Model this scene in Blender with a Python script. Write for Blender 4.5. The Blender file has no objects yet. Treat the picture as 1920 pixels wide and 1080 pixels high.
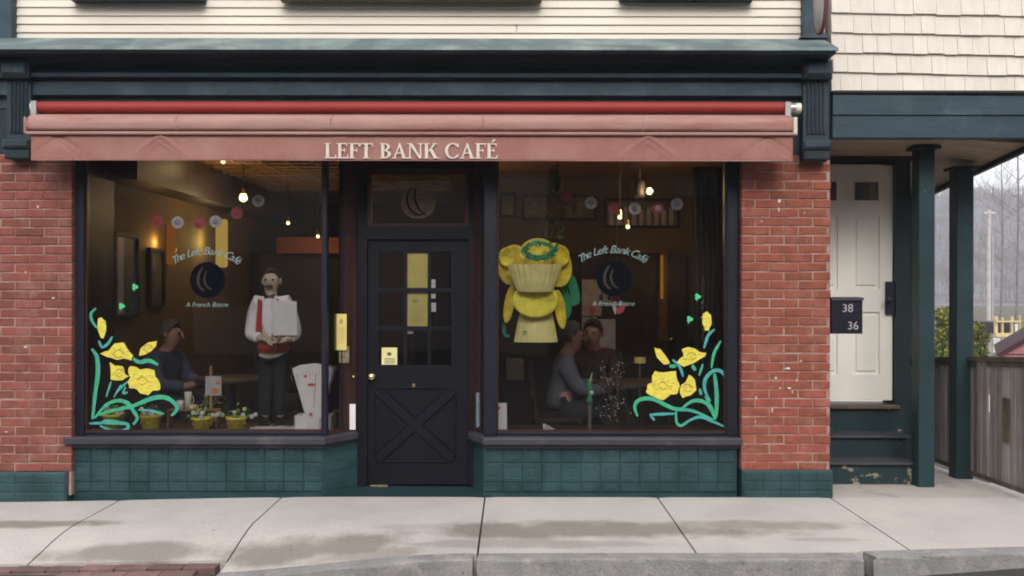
import bpy, math, random
from mathutils import Vector, Matrix, Euler
random.seed(7)
R = math.radians
scene = bpy.context.scene
COL = scene.collection

# ------------------------------------------------------------------ camera, sky, sun, exposure
cam = bpy.data.cameras.new('camera'); camo = bpy.data.objects.new('camera', cam); COL.objects.link(camo)
camo.location = (0, -7, 1.56); camo.rotation_euler = (R(90), R(-0.08), 0)
cam.sensor_width = 36; cam.lens = 36 * 1750 / 1920; cam.clip_end = 3000; cam.clip_start = .05
scene.camera = camo
w = bpy.data.worlds.new('World'); scene.world = w; w.use_nodes = True
nt = w.node_tree; nt.nodes.clear()
out = nt.nodes.new('ShaderNodeOutputWorld'); bg = nt.nodes.new('ShaderNodeBackground')
sky = nt.nodes.new('ShaderNodeTexSky'); sky.sky_type = 'NISHITA'; sky.sun_disc = False
sky.sun_elevation = R(40); sky.sun_rotation = R(190); sky.dust_density = 4.0; sky.air_density = 1.0
hs = nt.nodes.new('ShaderNodeHueSaturation'); hs.inputs['Saturation'].default_value = .16
nt.links.new(sky.outputs[0], hs.inputs['Color']); 
deck = nt.nodes.new('ShaderNodeMix'); deck.data_type = 'RGBA'; deck.inputs[0].default_value = .5; deck.inputs[7].default_value = (6.1, 6.1, 6.3, 1)   # even cloud deck
nt.links.new(hs.outputs[0], deck.inputs[6]); nt.links.new(deck.outputs[2], bg.inputs[0])
bg.inputs[1].default_value = .15
nt.links.new(bg.outputs[0], out.inputs[0])
sun = bpy.data.lights.new('sun', 'SUN'); sun.energy = 0.9; sun.angle = R(25); sun.color = (1, .95, .88)
suno = bpy.data.objects.new('sun', sun); COL.objects.link(suno)
suno.rotation_euler = (R(50), 0, R(10))
scene.view_settings.view_transform = 'Standard'; scene.view_settings.look = 'None'
scene.view_settings.gamma = 1; scene.view_settings.use_curve_mapping = False
scene.view_settings.exposure = 0.76
try:
    scene.cycles.transparent_max_bounces = 16; scene.cycles.max_bounces = 8
    scene.cycles.filter_width = 1.9; scene.cycles.caustics_reflective = False; scene.cycles.caustics_refractive = False
    scene.cycles.sample_clamp_indirect = 3
except Exception: pass

# ------------------------------------------------------------------ materials
def lin(c): return tuple(((v / 12.92) if v <= .04045 else ((v + .055) / 1.055) ** 2.4) for v in c)
MATS = {}
def mat(name, c, rough=.65, var=.12, scale=5., stretch=(1, 1, 1), c2=None, thr=(.5, .62), rnd=0., bump=.15, bscale=80., bstretch=(1, 1, 1),
        spec=.35, metal=0., spots=None, emis=0., c2scale=3., c2str=(1, 1, 1), blobs=None, blobc=None, grit=0.):
    """procedural surface: base colour with large variation, an optional second colour in patches (wear), an optional set of
    stains at given ground places, fine relief"""
    m = bpy.data.materials.new(name); m.use_nodes = True; n = m.node_tree; L = n.links; N = n.nodes
    b = N['Principled BSDF']; b.inputs['Roughness'].default_value = rough; b.inputs['Metallic'].default_value = metal
    b.inputs['Specular IOR Level'].default_value = spec
    geo = N.new('ShaderNodeNewGeometry')
    def noise(sc, st, det=4, ro=.55):
        mp = N.new('ShaderNodeMapping'); mp.inputs['Scale'].default_value = st; L.new(geo.outputs['Position'], mp.inputs[0])
        t = N.new('ShaderNodeTexNoise'); t.inputs['Scale'].default_value = sc; t.inputs['Detail'].default_value = det
        t.inputs['Roughness'].default_value = ro; L.new(mp.outputs[0], t.inputs['Vector']); return t.outputs['Fac']
    def mix(f, a, bb, blend='MIX'):
        x = N.new('ShaderNodeMix'); x.data_type = 'RGBA'; x.blend_type = blend
        if isinstance(f, (int, float)): x.inputs[0].default_value = f
        else: L.new(f, x.inputs[0])
        for i, v in ((6, a), (7, bb)):
            if isinstance(v, tuple): x.inputs[i].default_value = (*v[:3], 1)
            else: L.new(v, x.inputs[i])
        return x.outputs[2]
    def ramp(f, lo, hi, a=0., bb=1.):
        x = N.new('ShaderNodeMapRange'); x.inputs[1].default_value = lo; x.inputs[2].default_value = hi
        x.inputs[3].default_value = a; x.inputs[4].default_value = bb; L.new(f, x.inputs[0]); return x.outputs[0]
    col = c
    if rnd:
        oi = N.new('ShaderNodeObjectInfo'); h = N.new('ShaderNodeHueSaturation'); h.inputs['Color'].default_value = (*c, 1)
        L.new(ramp(oi.outputs['Random'], 0, 1, 1 - rnd, 1 + rnd), h.inputs['Value'])
        L.new(ramp(oi.outputs['Random'], 0, 1, .5 + rnd * .03, .5 - rnd * .03), h.inputs['Hue'])
        col = h.outputs[0]
    if var:
        v = ramp(noise(scale, stretch), .3, .7, 1 - var, 1 + var)
        cc = N.new('ShaderNodeCombineColor'); [L.new(v, cc.inputs[i]) for i in range(3)]
        col = mix(1., col, cc.outputs[0], 'MULTIPLY')
    if c2:
        col = mix(ramp(noise(c2scale, c2str, 6, .65), *thr), col, c2)
    if blobs:
        tot = None; dn = noise(2.2, (1, 1, 1), 5, .6)
        sx = N.new('ShaderNodeSeparateXYZ'); L.new(geo.outputs['Position'], sx.inputs[0])
        def M(op, a, bb=None):
            x = N.new('ShaderNodeMath'); x.operation = op
            for i, v in enumerate((a, bb)):
                if v is None: continue
                if isinstance(v, (int, float)): x.inputs[i].default_value = v
                else: L.new(v, x.inputs[i])
            return x.outputs[0]
        for (bx, by, rx, ry, s) in blobs:
            dx = M('DIVIDE', M('SUBTRACT', sx.outputs[0], bx), rx); dy = M('DIVIDE', M('SUBTRACT', sx.outputs[1], by), ry)
            d = M('ADD', M('MULTIPLY', dx, dx), M('MULTIPLY', dy, dy))
            d = M('ADD', d, M('MULTIPLY', M('SUBTRACT', dn, .5), 3.4))
            f = M('MULTIPLY', ramp(d, 1.35, .45), s)
            tot = f if tot is None else M('MAXIMUM', tot, f)
        col = mix(tot, col, mix(1., col, blobc, 'MULTIPLY'))
    if grit:
        g1 = ramp(noise(70., (1, 1, 1), 3, .7), .35, .65, 1 - grit, 1 + grit); g2 = ramp(noise(26., (1, 1, 1), 2, .5), .70, .745, 1., 1 - 3 * grit)
        g3 = N.new('ShaderNodeMath'); g3.operation = 'MULTIPLY'; L.new(g1, g3.inputs[0]); L.new(g2, g3.inputs[1])
        cg = N.new('ShaderNodeCombineColor'); [L.new(g3.outputs[0], cg.inputs[i]) for i in range(3)]
        col = mix(1., col, cg.outputs[0], 'MULTIPLY')
    if isinstance(col, tuple): b.inputs['Base Color'].default_value = (*col, 1)
    else: L.new(col, b.inputs['Base Color'])
    if bump:
        bp = N.new('ShaderNodeBump'); bp.inputs['Strength'].default_value = bump; bp.inputs['Distance'].default_value = .01
        L.new(noise(bscale, bstretch, 5, .6), bp.inputs['Height']); L.new(bp.outputs[0], b.inputs['Normal'])
    if emis:
        b.inputs['Emission Color'].default_value = (*c, 1); b.inputs['Emission Strength'].default_value = emis
    MATS[name] = m; return m

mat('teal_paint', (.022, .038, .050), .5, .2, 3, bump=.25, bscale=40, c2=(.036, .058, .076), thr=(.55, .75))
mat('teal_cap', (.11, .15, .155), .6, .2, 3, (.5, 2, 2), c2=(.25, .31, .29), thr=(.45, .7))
mat('teal_worn', (.013, .036, .043), .55, .2, 4, c2=(.30, .25, .2), thr=(.70, .73), c2scale=5)
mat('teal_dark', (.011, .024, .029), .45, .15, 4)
mat('teal_tile', (.021, .058, .063), .4, .2, 6, c2=(.040, .085, .095), thr=(.45, .75), c2scale=3, grit=.10, rnd=.10, bump=.35, bscale=45)
mat('teal_step', (.010, .028, .032), .6, .2, 4, c2=(.30, .25, .19), thr=(.62, .65), c2scale=3.2, c2str=(1, 1, 1.6))
mat('tread', (.05, .048, .06), .6, .2, 6, (1, 4, 4))
mat('beam_blue', (.029, .054, .074), .55, .15, 2.5, (.6, 3, 3), bump=.25, bscale=30, bstretch=(.15, 1, 1), c2=(.06, .1, .12), thr=(.5, .7))
mat('clapboard', (.74, .67, .575), .55, .06, 2, (.5, 2, 2), rnd=.03, bump=.12, bscale=30, bstretch=(.1, 1, 1))
mat('shingle', (.72, .66, .585), .75, .05, 6, (3, 1, 1), rnd=.035, bump=.3, bscale=35, bstretch=(3, 1, .25), c2=(.30, .32, .38), thr=(.765, .80), c2scale=9)
mat('brick', (.255, .073, .047), .85, .22, 9, (1, 1, 1.4), rnd=.13, bump=.6, bscale=90, c2=(.36, .165, .125), thr=(.5, .78), c2scale=5, grit=.12)
mat('brick_old', (.22, .070, .052), .85, .25, 7, rnd=.17, bump=.6, bscale=90, c2=(.31, .165, .135), thr=(.52, .74), c2scale=4, grit=.12)
mat('mortar', (.40, .265, .225), .9, .2, 8, bump=.5, bscale=120, c2=(.30, .125, .10), thr=(.44, .60), c2scale=6)
mat('frame_navy', (.009, .010, .020), .45, .15, 5, (1, 1, .3))
mat('sill', (.045, .043, .055), .5, .2, 4, (.5, 2, 2), c2=(.10, .09, .10), thr=(.55, .7))
mat('door_black', (.0045, .0045, .0095), .5, .15, 5, bump=.2, spec=.22)
mat('wood_red', (.045, .016, .011), .4, .3, 6, (4, 4, .4), bump=.15)
mat('wood_dark', (.03, .018, .011), .5, .3, 5, (3, 3, .4))
mat('awning', (.305, .128, .108), .9, .12, 4, (.6, 1, 1.6), c2=(.37, .20, .17), thr=(.35, .7), c2scale=2.2, c2str=(1, 1, .5), grit=.05, bump=.2, bscale=300)
mat('awning_top', (.38, .22, .19), .85, .14, 3, (.4, 1, 6), c2=(.30, .10, .085), thr=(.5, .75), c2scale=2, c2str=(.5, 1, 3), bump=.2, bscale=200)
mat('roller_red', (.30, .032, .026), .6, .1, 3, (.3, 1, 1), bump=.15, bscale=150)
mat('aluminium', (.45, .44, .42), .4, .1, metal=.7)
mat('cream_plastic', (.7, .66, .55), .5, .05)
mat('letter_cream', (.66, .60, .50), .8, .08, 20)
mat('concrete', (.47, .43, .41), .85, .09, 1.3, (1, 1, 1), bump=.35, bscale=140, c2=(.53, .49, .46), thr=(.45, .65), c2scale=1.1,
    blobs=[(-3.45, -.72, .75, .10, .9), (-2.3, -1.22, .62, .13, .8), (-1.25, -1.25, .62, .24, .9), (-.95, -1.42, .5, .14, .6), (.55, -.98, 1.15, .22, .9), (1.5, -.85, .75, .13, .7),
           (2.0, -1.2, .25, .04, .4), (-.45, -.9, .45, .07, .35), (.1, -1.3, .8, .10, .5)], blobc=(.50, .475, .43), grit=.09)
mat('concrete_pad', (.44, .40, .37), .88, .12, 3, bump=.4, bscale=140, c2=(.32, .28, .26), thr=(.5, .65), grit=.09)
mat('joint', (.09, .08, .075), .9, .2)
mat('kerb', (.25, .24, .24), .85, .16, 5, (1, 1, 1), bump=.6, bscale=70, c2=(.34, .315, .30), thr=(.5, .65), c2scale=9, grit=.14)
mat('asphalt', (.055, .052, .05), .9, .2, 12, bump=.9, bscale=160, c2=(.09, .085, .08), thr=(.55, .7), c2scale=30)
mat('paver', (.18, .11, .10), .85, .2, 9, rnd=.28, bump=.6, bscale=90)
mat('fence_wood', (.29, .25, .235), .85, .25, 6, (6, 6, .5), rnd=.36, bump=.7, bscale=40, bstretch=(3, 3, .15), c2=(.36, .33, .36), thr=(.55, .75), c2scale=4, c2str=(4, 4, .4))
mat('rail_wood', (.09, .07, .05), .85, .3, 5, c2=(.16, .12, .08), thr=(.5, .7))
mat('porch_ceiling', (.36, .27, .19), .6, .15, 4, (.6, 3, 1), rnd=.08, bump=.1)
mat('black_edge', (.018, .015, .018), .6, .1)
mat('white_door', (.80, .77, .70), .5, .05, 3, bump=.06)
mat('mailbox', (.010, .010, .018), .4, .1)
mat('brass', (.75, .62, .30), .25, .05, metal=.9, bump=0)
mat('dark_metal', (.03, .03, .045), .4, .1, metal=.4)
mat('paper_white', (.78, .75, .74), .8, .04, 10, bump=.1)
mat('paper_yellow', (.72, .60, .19), .8, .06, 10, bump=.1)
mat('paper_pale', (.78, .71, .36), .8, .05, 10, bump=.1)
mat('ink', (.12, .11, .08), .8, 0, bump=0)
mat('paint_yellow', (.70, .60, .08), .6, .16, 25, (1, 1, 3), bump=.3, c2=(.52, .36, .05), thr=(.55, .78), c2scale=26, c2str=(1, 1, 2.5))
mat('paint_green', (.045, .38, .18), .6, .2, 25, bump=.3, c2=(.05, .30, .28), thr=(.45, .7), c2scale=7)
mat('paint_teal', (.06, .32, .31), .6, .2, 25, bump=.3, c2=(.05, .36, .2), thr=(.5, .7), c2scale=9)
mat('paint_lime', (.08, .55, .24), .6, .08, 25)
mat('paint_brown', (.25, .17, .03), .7, 0, bump=0)
mat('frost', (.19, .27, .265), .7, .2, 40, bump=.1)
mat('emblem_black', (.004, .005, .008), .95, 0, bump=0, spec=0.)
mat('emblem_tan', (.20, .16, .10), .6, .35, 30)
mat('wall_tan', (.125, .088, .034), .8, .15, 2)
mat('wall_brown', (.034, .020, .011), .75, .2, 2)
mat('ceiling_brown', (.15, .085, .03), .5, .25, 4)
mat('floor_dark', (.05, .035, .028), .4, .2, 5)
mat('orange_wall', (.16, .04, .012), .7, .15, 4)
mat('picture', (.10, .11, .09), .4, .5, 9)
mat('picture_pale', (.42, .40, .42), .4, .25, 7)
mat('skin', (.30, .15, .11), .55, .06, 20, bump=.1)
mat('statue_skin', (.52, .42, .33), .5, .08, 20, bump=.1)
mat('hair_grey', (.07, .065, .062), .8, .3, 60)
mat('hair_dark', (.02, .015, .012), .7, .2, 60)
mat('shirt_white', (.80, .78, .80), .7, .08, 8, bump=.3, bscale=30)
mat('vest_red', (.45, .03, .03), .6, .1, 8)
mat('trousers', (.012, .013, .018), .8, .15, 12)
mat('jacket_grey', (.085, .09, .11), .85, .15, 10, bump=.3, bscale=30)
mat('shirt_blue', (.05, .055, .10), .85, .15, 10, bump=.3, bscale=30)
mat('shirt_maroon', (.035, .012, .012), .85, .15, 10)
mat('board_grey', (.76, .74, .74), .5, .08, 6)
mat('petal_yellow', (.92, .80, .08), .65, .15, 12, bump=.5, bscale=25)
mat('petal_gold', (.84, .66, .05), .65, .2, 12, bump=.5, bscale=25)
mat('petal_pale', (.86, .78, .30), .7, .10, 14, bump=.25)
mat('leaf_green', (.03, .28, .12), .6, .2, 12)
mat('leaf_fresh', (.32, .58, .12), .6, .25, 18)
mat('vine', (.12, .17, .07), .7, .3, 18)
mat('pot_yellow', (.88, .74, .08), .45, .12, 10)
mat('orange_paint', (.75, .20, .05), .5, .1)
mat('rosette_red', (.52, .10, .11), .7, .12, 20)
mat('rosette_white', (.62, .58, .58), .7, .1, 20)
mat('rosette_core', (.38, .34, .37), .7, .1, 20)
mat('enamel_white', (.74, .74, .74), .3, .05, 6, c2=(.55, .58, .58), thr=(.55, .7))
mat('bench_wood', (.34, .19, .08), .6, .2, 10)
mat('red_mark', (.65, .10, .12), .7, 0, bump=0)
mat('blue_mark', (.05, .07, .45), .7, 0, bump=0)
mat('sticker_blue', (.13, .18, .22), .5, .3, 40)
mat('bead', (.65, .68, .66), .3, 0, bump=0)
mat('twig', (.14, .11, .09), .8, .2)
mat('curtain', (.05, .03, .022), .85, .3, 6, (6, 6, .5))
mat('turf', (.25, .42, .05), .8, .3, 40, bump=.6)
mat('sign_disc', (.48, .46, .43), .55, .12, 6)
mat('sign_rim', (.14, .045, .05), .5, .1)
mat('sign_brown', (.13, .10, .07), .7, .2, 4)
mat('gravel', (.40, .37, .34), .9, .25, 15, bump=.8, bscale=60)
mat('hill', (.125, .108, .112), .95, .28, .10, (1, 1, .35), bump=0, c2=(.19, .175, .205), thr=(.4, .6), c2scale=.05)
mat('trunk_far', (.155, .133, .135), .95, .2, .3, bump=0, rnd=.2)
mat('trunk_near', (.20, .18, .185), .9, .2, 3, bump=0)
mat('bush', (.11, .15, .035), .8, .35, 1.5, bump=0, c2=(.24, .22, .06), thr=(.4, .6), c2scale=2)
mat('pole_wood', (.50, .46, .44), .9, .1)
mat('ground_brown', (.115, .10, .075), .95, .3, .2, bump=0, c2=(.10, .115, .05), thr=(.5, .65), c2scale=.12)
mat('roof_maroon', (.045, .013, .02), .8, .2, 2)
mat('roof_pink', (.36, .15, .17), .8, .15, 2)
mat('timber_yellow', (.62, .48, .26), .8, .15, 2)
mat('far_wall', (.62, .60, .56), .8, .1, 2)
mat('far_dark', (.05, .045, .05), .6, .1)
mat('opposite_wall', (.30, .25, .24), .85, .2, 1)
mat('tan_trim', (.5, .36, .18), .7, .2)

def emit(name, c, s):
    m = bpy.data.materials.new(name); m.use_nodes = True; n = m.node_tree; n.nodes.clear()
    o = n.nodes.new('ShaderNodeOutputMaterial'); e = n.nodes.new('ShaderNodeEmission')
    e.inputs[0].default_value = (*c, 1); e.inputs[1].default_value = s; n.links.new(e.outputs[0], o.inputs[0]); MATS[name] = m
emit('bulb', (1, .76, .36), 2.2); emit('bulb_small', (1, .8, .45), 1.3)
emit('shade_yellow', (1, .66, .13), .22); emit('shade_orange', (1, .34, .05), .10); emit('strip_orange', (1, .42, .05), .13)

def glass(name, k=1., tint=(1, 1, 1)):
    m = bpy.data.materials.new(name); m.use_nodes = True; n = m.node_tree; n.nodes.clear(); L = n.links
    o = n.nodes.new('ShaderNodeOutputMaterial'); t = n.nodes.new('ShaderNodeBsdfTransparent'); t.inputs[0].default_value = (*tint, 1)
    g = n.nodes.new('ShaderNodeBsdfGlossy'); g.inputs['Roughness'].default_value = .01
    f = n.nodes.new('ShaderNodeFresnel'); f.inputs[0].default_value = 1.45
    nz = n.nodes.new('ShaderNodeTexNoise'); nz.inputs['Scale'].default_value = 1.3
    bp = n.nodes.new('ShaderNodeBump'); bp.inputs['Strength'].default_value = .04; bp.inputs['Distance'].default_value = .05
    geo = n.nodes.new('ShaderNodeNewGeometry'); L.new(geo.outputs['Position'], nz.inputs['Vector'])
    L.new(nz.outputs[0], bp.inputs['Height']); L.new(bp.outputs[0], g.inputs['Normal'])
    mu = n.nodes.new('ShaderNodeMath'); mu.operation = 'MULTIPLY'; mu.inputs[1].default_value = k; L.new(f.outputs[0], mu.inputs[0])
    mx = n.nodes.new('ShaderNodeMixShader'); L.new(mu.outputs[0], mx.inputs[0]); L.new(t.outputs[0], mx.inputs[1]); L.new(g.outputs[0], mx.inputs[2])
    L.new(mx.outputs[0], o.inputs[0]); MATS[name] = m
glass('glass', 1.15, (.95, .95, .95))

# ------------------------------------------------------------------ geometry helpers
def P(px, py, Y):
    """point on the upright plane at depth Y whose measured place in the photograph is px, py"""
    s = (7 + Y) / 1750
    return ((px - 960) * s, Y, 1.56 - (py - 540) * s)
def PX(px, Y): return (px - 960) * (7 + Y) / 1750
def PZ(py, Y): return 1.56 - (py - 540) * (7 + Y) / 1750

def origin(o):
    v = Vector((0, 0, 0))
    while o is not None: v += o.location; o = o.parent
    return v

class MB:
    def __init__(s): s.v = []; s.f = []; s.mi = []; s.m = 0; s.sm = False; s.smf = []
    def add(s, vs, fs, smooth=False):
        b = len(s.v); s.v += [tuple(v) for v in vs]
        for f in fs: s.f.append([b + i for i in f]); s.mi.append(s.m); s.smf.append(smooth)
        return s
    def box(s, x0, x1, y0, y1, z0, z1):
        vs = [(x, y, z) for z in (z0, z1) for y in (y0, y1) for x in (x0, x1)]
        return s.add(vs, [(0, 2, 3, 1), (4, 5, 7, 6), (0, 1, 5, 4), (2, 6, 7, 3), (0, 4, 6, 2), (1, 3, 7, 5)])
    def cbox(s, x0, x1, y0, y1, z0, z1, c=.006):
        """box with its street side (-y) edges chamfered"""
        vs = [(x0, y1, z0), (x1, y1, z0), (x1, y1, z1), (x0, y1, z1), (x0, y0 + c, z0), (x1, y0 + c, z0), (x1, y0 + c, z1), (x0, y0 + c, z1),
              (x0 + c, y0, z0 + c), (x1 - c, y0, z0 + c), (x1 - c, y0, z1 - c), (x0 + c, y0, z1 - c)]
        return s.add(vs, [(0, 1, 2, 3), (0, 4, 5, 1), (1, 5, 6, 2), (2, 6, 7, 3), (3, 7, 4, 0), (4, 8, 9, 5), (5, 9, 10, 6), (6, 10, 11, 7), (7, 11, 8, 4), (8, 11, 10, 9)])
    def prism(s, pts, d, smooth=False):
        """closed outline pts (3d) pushed by vector d"""
        n = len(pts); vs = [Vector(p) for p in pts]; vs = vs + [p + Vector(d) for p in vs]
        fs = [tuple(range(n)), tuple(range(2 * n - 1, n - 1, -1))] + [(i, i + n, (i + 1) % n + n, (i + 1) % n) for i in range(n)]
        return s.add(vs, fs, smooth)
    def extrude_x(s, prof, x0, x1):
        return s.prism([(x0, y, z) for y, z in prof], (x1 - x0, 0, 0))
    def tube(s, pts, rad, n=8, caps=True):
        pts = [Vector(p) for p in pts]; k = len(pts)
        if not isinstance(rad, (list, tuple)): rad = [rad] * k
        vs = []; up = Vector((.13, .31, .94))
        for i, p in enumerate(pts):
            t = (pts[min(i + 1, k - 1)] - pts[max(i - 1, 0)]).normalized()
            a = t.cross(up)
            if a.length < .05: a = t.cross(Vector((1, 0, 0)))
            a.normalize(); b = t.cross(a)
            for j in range(n):
                an = 2 * math.pi * j / n; vs.append(p + (a * math.cos(an) + b * math.sin(an)) * rad[i])
        fs = [(i * n + j, i * n + (j + 1) % n, (i + 1) * n + (j + 1) % n, (i + 1) * n + j) for i in range(k - 1) for j in range(n)]
        s.add(vs, fs, True)
        if caps: s.add(vs[:n], [tuple(range(n))[::-1]]); s.add(vs[-n:], [tuple(range(n))])
        return s
    def lathe(s, c, prof, n=20, axis='z', sx=1., sy=1.):
        vs = []
        for r, h in prof:
            for j in range(n):
                a = 2 * math.pi * j / n; u, v = r * math.cos(a) * sx, r * math.sin(a) * sy
                vs.append({'z': (c[0] + u, c[1] + v, c[2] + h), 'y': (c[0] + u, c[1] + h, c[2] + v), 'x': (c[0] + h, c[1] + u, c[2] + v)}[axis])
        k = len(prof)
        return s.add(vs, [(i * n + j, i * n + (j + 1) % n, (i + 1) * n + (j + 1) % n, (i + 1) * n + j) for i in range(k - 1) for j in range(n)], True)
    def ball(s, c, rx, ry=None, rz=None, n=12):
        ry = ry or rx; rz = rz or rx; k = max(5, n // 2 + 1)
        vs = [(c[0] + rx * math.sin(math.pi * i / k) * math.cos(2 * math.pi * j / n), c[1] + ry * math.sin(math.pi * i / k) * math.sin(2 * math.pi * j / n), c[2] + rz * math.cos(math.pi * i / k)) for i in range(1, k) for j in range(n)]
        m = len(vs); vs += [(c[0], c[1], c[2] + rz), (c[0], c[1], c[2] - rz)]
        fs = [(i * n + j, (i + 1) * n + j, (i + 1) * n + (j + 1) % n, i * n + (j + 1) % n) for i in range(k - 2) for j in range(n)]
        fs += [(m, j, (j + 1) % n) for j in range(n)] + [(m + 1, (k - 2) * n + (j + 1) % n, (k - 2) * n + j) for j in range(n)]
        return s.add(vs, fs, True)
    def ribbon(s, pts, width, Y, th=.0015):
        """a brush stroke on an upright plane: pts in (x,z), tapered"""
        q = []
        for i in range(len(pts) - 1):
            p0 = pts[max(i - 1, 0)]; p1 = pts[i]; p2 = pts[i + 1]; p3 = pts[min(i + 2, len(pts) - 1)]
            for t in (0, .25, .5, .75):
                q.append(tuple(.5 * ((2 * p1[k]) + (-p0[k] + p2[k]) * t + (2 * p0[k] - 5 * p1[k] + 4 * p2[k] - p3[k]) * t * t + (-p0[k] + 3 * p1[k] - 3 * p2[k] + p3[k]) * t ** 3) for k in (0, 1)))
        q.append(pts[-1]); n = len(q); L_ = []; R_ = []
        for i, p in enumerate(q):
            a = q[max(i - 1, 0)]; b = q[min(i + 1, n - 1)]; d = Vector((b[0] - a[0], b[1] - a[1]))
            d = d.normalized() if d.length > 0 else Vector((1, 0)); nn = Vector((-d[1], d[0]))
            u = i / (n - 1); ww = width * .5 * (.45 + .55 * math.sin(math.pi * min(max(u * .9 + .05, 0), 1))) * random.uniform(.9, 1.1)
            L_.append((p[0] + nn[0] * ww, Y, p[1] + nn[1] * ww)); R_.append((p[0] - nn[0] * ww, Y, p[1] - nn[1] * ww))
        for i in range(n - 1): s.prism([L_[i], L_[i + 1], R_[i + 1], R_[i]], (0, -th, 0))
        return s
    def build(s, name, mats, parent=None, local=False, bevel=0):
        me = bpy.data.meshes.new(name); off = Vector((0, 0, 0)) if (local or parent is None) else origin(parent)
        me.from_pydata([(v[0] - off[0], v[1] - off[1], v[2] - off[2]) for v in s.v], [], s.f)
        for m in (mats if isinstance(mats, (list, tuple)) else [mats]): me.materials.append(MATS[m])
        me.polygons.foreach_set('material_index', s.mi); me.polygons.foreach_set('use_smooth', s.smf); me.update()
        import bmesh
        bm = bmesh.new(); bm.from_mesh(me); bmesh.ops.recalc_face_normals(bm, faces=bm.faces); bm.to_mesh(me); bm.free()
        o = bpy.data.objects.new(name, me); COL.objects.link(o); o.parent = parent
        if bevel:
            b = o.modifiers.new('bevel', 'BEVEL'); b.width = bevel; b.segments = 2; b.limit_method = 'ANGLE'
        return o

def tag(o, label=None, cat=None, group=None, kind=None):
    for k, v in (('label', label), ('category', cat), ('group', group), ('kind', kind)):
        if v: o[k] = v
    return o
def thing(name, loc, label, cat, group=None):
    o = bpy.data.objects.new(name, None); o.empty_display_size = .1; COL.objects.link(o); o.location = loc
    return tag(o, label, cat, group)
def struct(o): o['kind'] = 'structure'; return o
def copy(o, parent, loc):
    c = o.copy(); COL.objects.link(c); c.parent = parent; c.location = Vector(loc) - (origin(parent) if parent else Vector((0, 0, 0))); return c

def pxpts(l, Y): return [(PX(x, Y), PZ(y, Y)) for x, y in l]
def poly(mb, l, Y, th=.0015): mb.prism([P(x, y, Y) for x, y in l], (0, -th, 0))
def pdisc(mb, px, py, rx, ry, Y, th=.0015, n=16, rot=0):
    c, s_ = math.cos(rot), math.sin(rot)
    poly(mb, [(px + rx * math.cos(2 * math.pi * i / n) * c - ry * math.sin(2 * math.pi * i / n) * s_, py + rx * math.cos(2 * math.pi * i / n) * s_ + ry * math.sin(2 * math.pi * i / n) * c) for i in range(n)], Y, th)

def text_mesh(txt, size, loc, name, m, parent, shear=0, rot=0, ext=.001, align='CENTER'):
    cu = bpy.data.curves.new(name, 'FONT'); cu.body = txt; cu.size = size; cu.extrude = ext; cu.align_x = align; cu.shear = shear
    t = bpy.data.objects.new(name + '_tmp', cu); COL.objects.link(t); bpy.context.view_layer.update()
    me = bpy.data.meshes.new_from_object(t.evaluated_get(bpy.context.evaluated_depsgraph_get())); bpy.data.objects.remove(t)
    me.transform(Matrix.Rotation(rot, 4, 'Z')); me.transform(Matrix.Rotation(R(90), 4, 'X'))
    me.materials.clear(); me.materials.append(MATS[m])
    o = bpy.data.objects.new(name, me); COL.objects.link(o); o.parent = parent; o.location = Vector(loc) - (origin(parent) if parent else Vector((0, 0, 0)))
    return o

# ------------------------------------------------------------------ the ground
def sm(t): t = max(0, min(1, t)); return t * t * (3 - 2 * t)
def hgt(x, y):
    z = -.045 * sm((-1.2 - x) / 3) * (1 if y < .3 else 1)
    z -= .112 * sm((-.25 - x) / 1.6) * sm((-.75 - y) / .85)
    z -= .05 * sm((y - .1) / 1.6) if x > 2.4 else 0
    return z
def roadz(x): return -.135 + .05 * sm((x - 1.8) / 1.4)
def kerb_y(x): return -1.64 + (.10 * (x - 2.05) ** 1 + .05 if x > 2.05 else .02 * x / 2)
walk = MB().box(-9, 9, -1.3, 0.0, -.6, -.19).box(-9, 9, 0.0, 6, -.6, -.16)
walk = walk.build('sidewalk', 'joint'); struct(walk)
def slab(x0, x1, y0f, y1, name='slab', m='concrete', gap=.006, nx=14, ny=12):
    mb = MB(); vs = []
    for i in range(nx + 1):
        x = x0 + gap + (x1 - x0 - 2 * gap) * i / nx; ya = y0f(x)
        for j in range(ny + 1):
            y = ya + (y1 - ya) * j / ny
            edge = .004 if i in (0, nx) else 0
            vs.append((x, y, hgt(x, y) - edge))
    top = len(vs); fs = [(i * (ny + 1) + j, (i + 1) * (ny + 1) + j, (i + 1) * (ny + 1) + j + 1, i * (ny + 1) + j + 1) for i in range(nx) for j in range(ny)]
    ring = [i * (ny + 1) for i in range(nx + 1)] + [nx * (ny + 1) + j for j in range(1, ny + 1)] + [i * (ny + 1) + ny for i in range(nx - 1, -1, -1)] + [j for j in range(ny - 1, 0, -1)]
    vs += [(vs[i][0], vs[i][1], -.22) for i in ring]; n = len(ring)
    fs += [(ring[k], ring[(k + 1) % n], top + (k + 1) % n, top + k) for k in range(n)]
    mb.add(vs, fs); return mb.build(name, m, walk)
js = [-8.2, -6.8, -5.5, -4.3, -2.93, -1.72, -.2, 1.09, 2.38, 3.95, 5.4, 6.9, 8.4]
for a, b in zip(js, js[1:]):
    if b < -1.6: fy = lambda x: -1.345
    else: fy = lambda x: kerb_y(x) + .13 + .004
    slab(a, b, fy, -.035)
slab(-1.45, -.15, lambda x: -.03, .345, 'threshold', 'teal_worn', nx=4, ny=3)
slab(2.385, 3.86, lambda x: -.03, .62, 'slab', 'concrete_pad', nx=6, ny=6)
slab(2.385, 3.86, lambda x: .628, 3.2, 'slab', 'concrete_pad', nx=6, ny=10)
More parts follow.
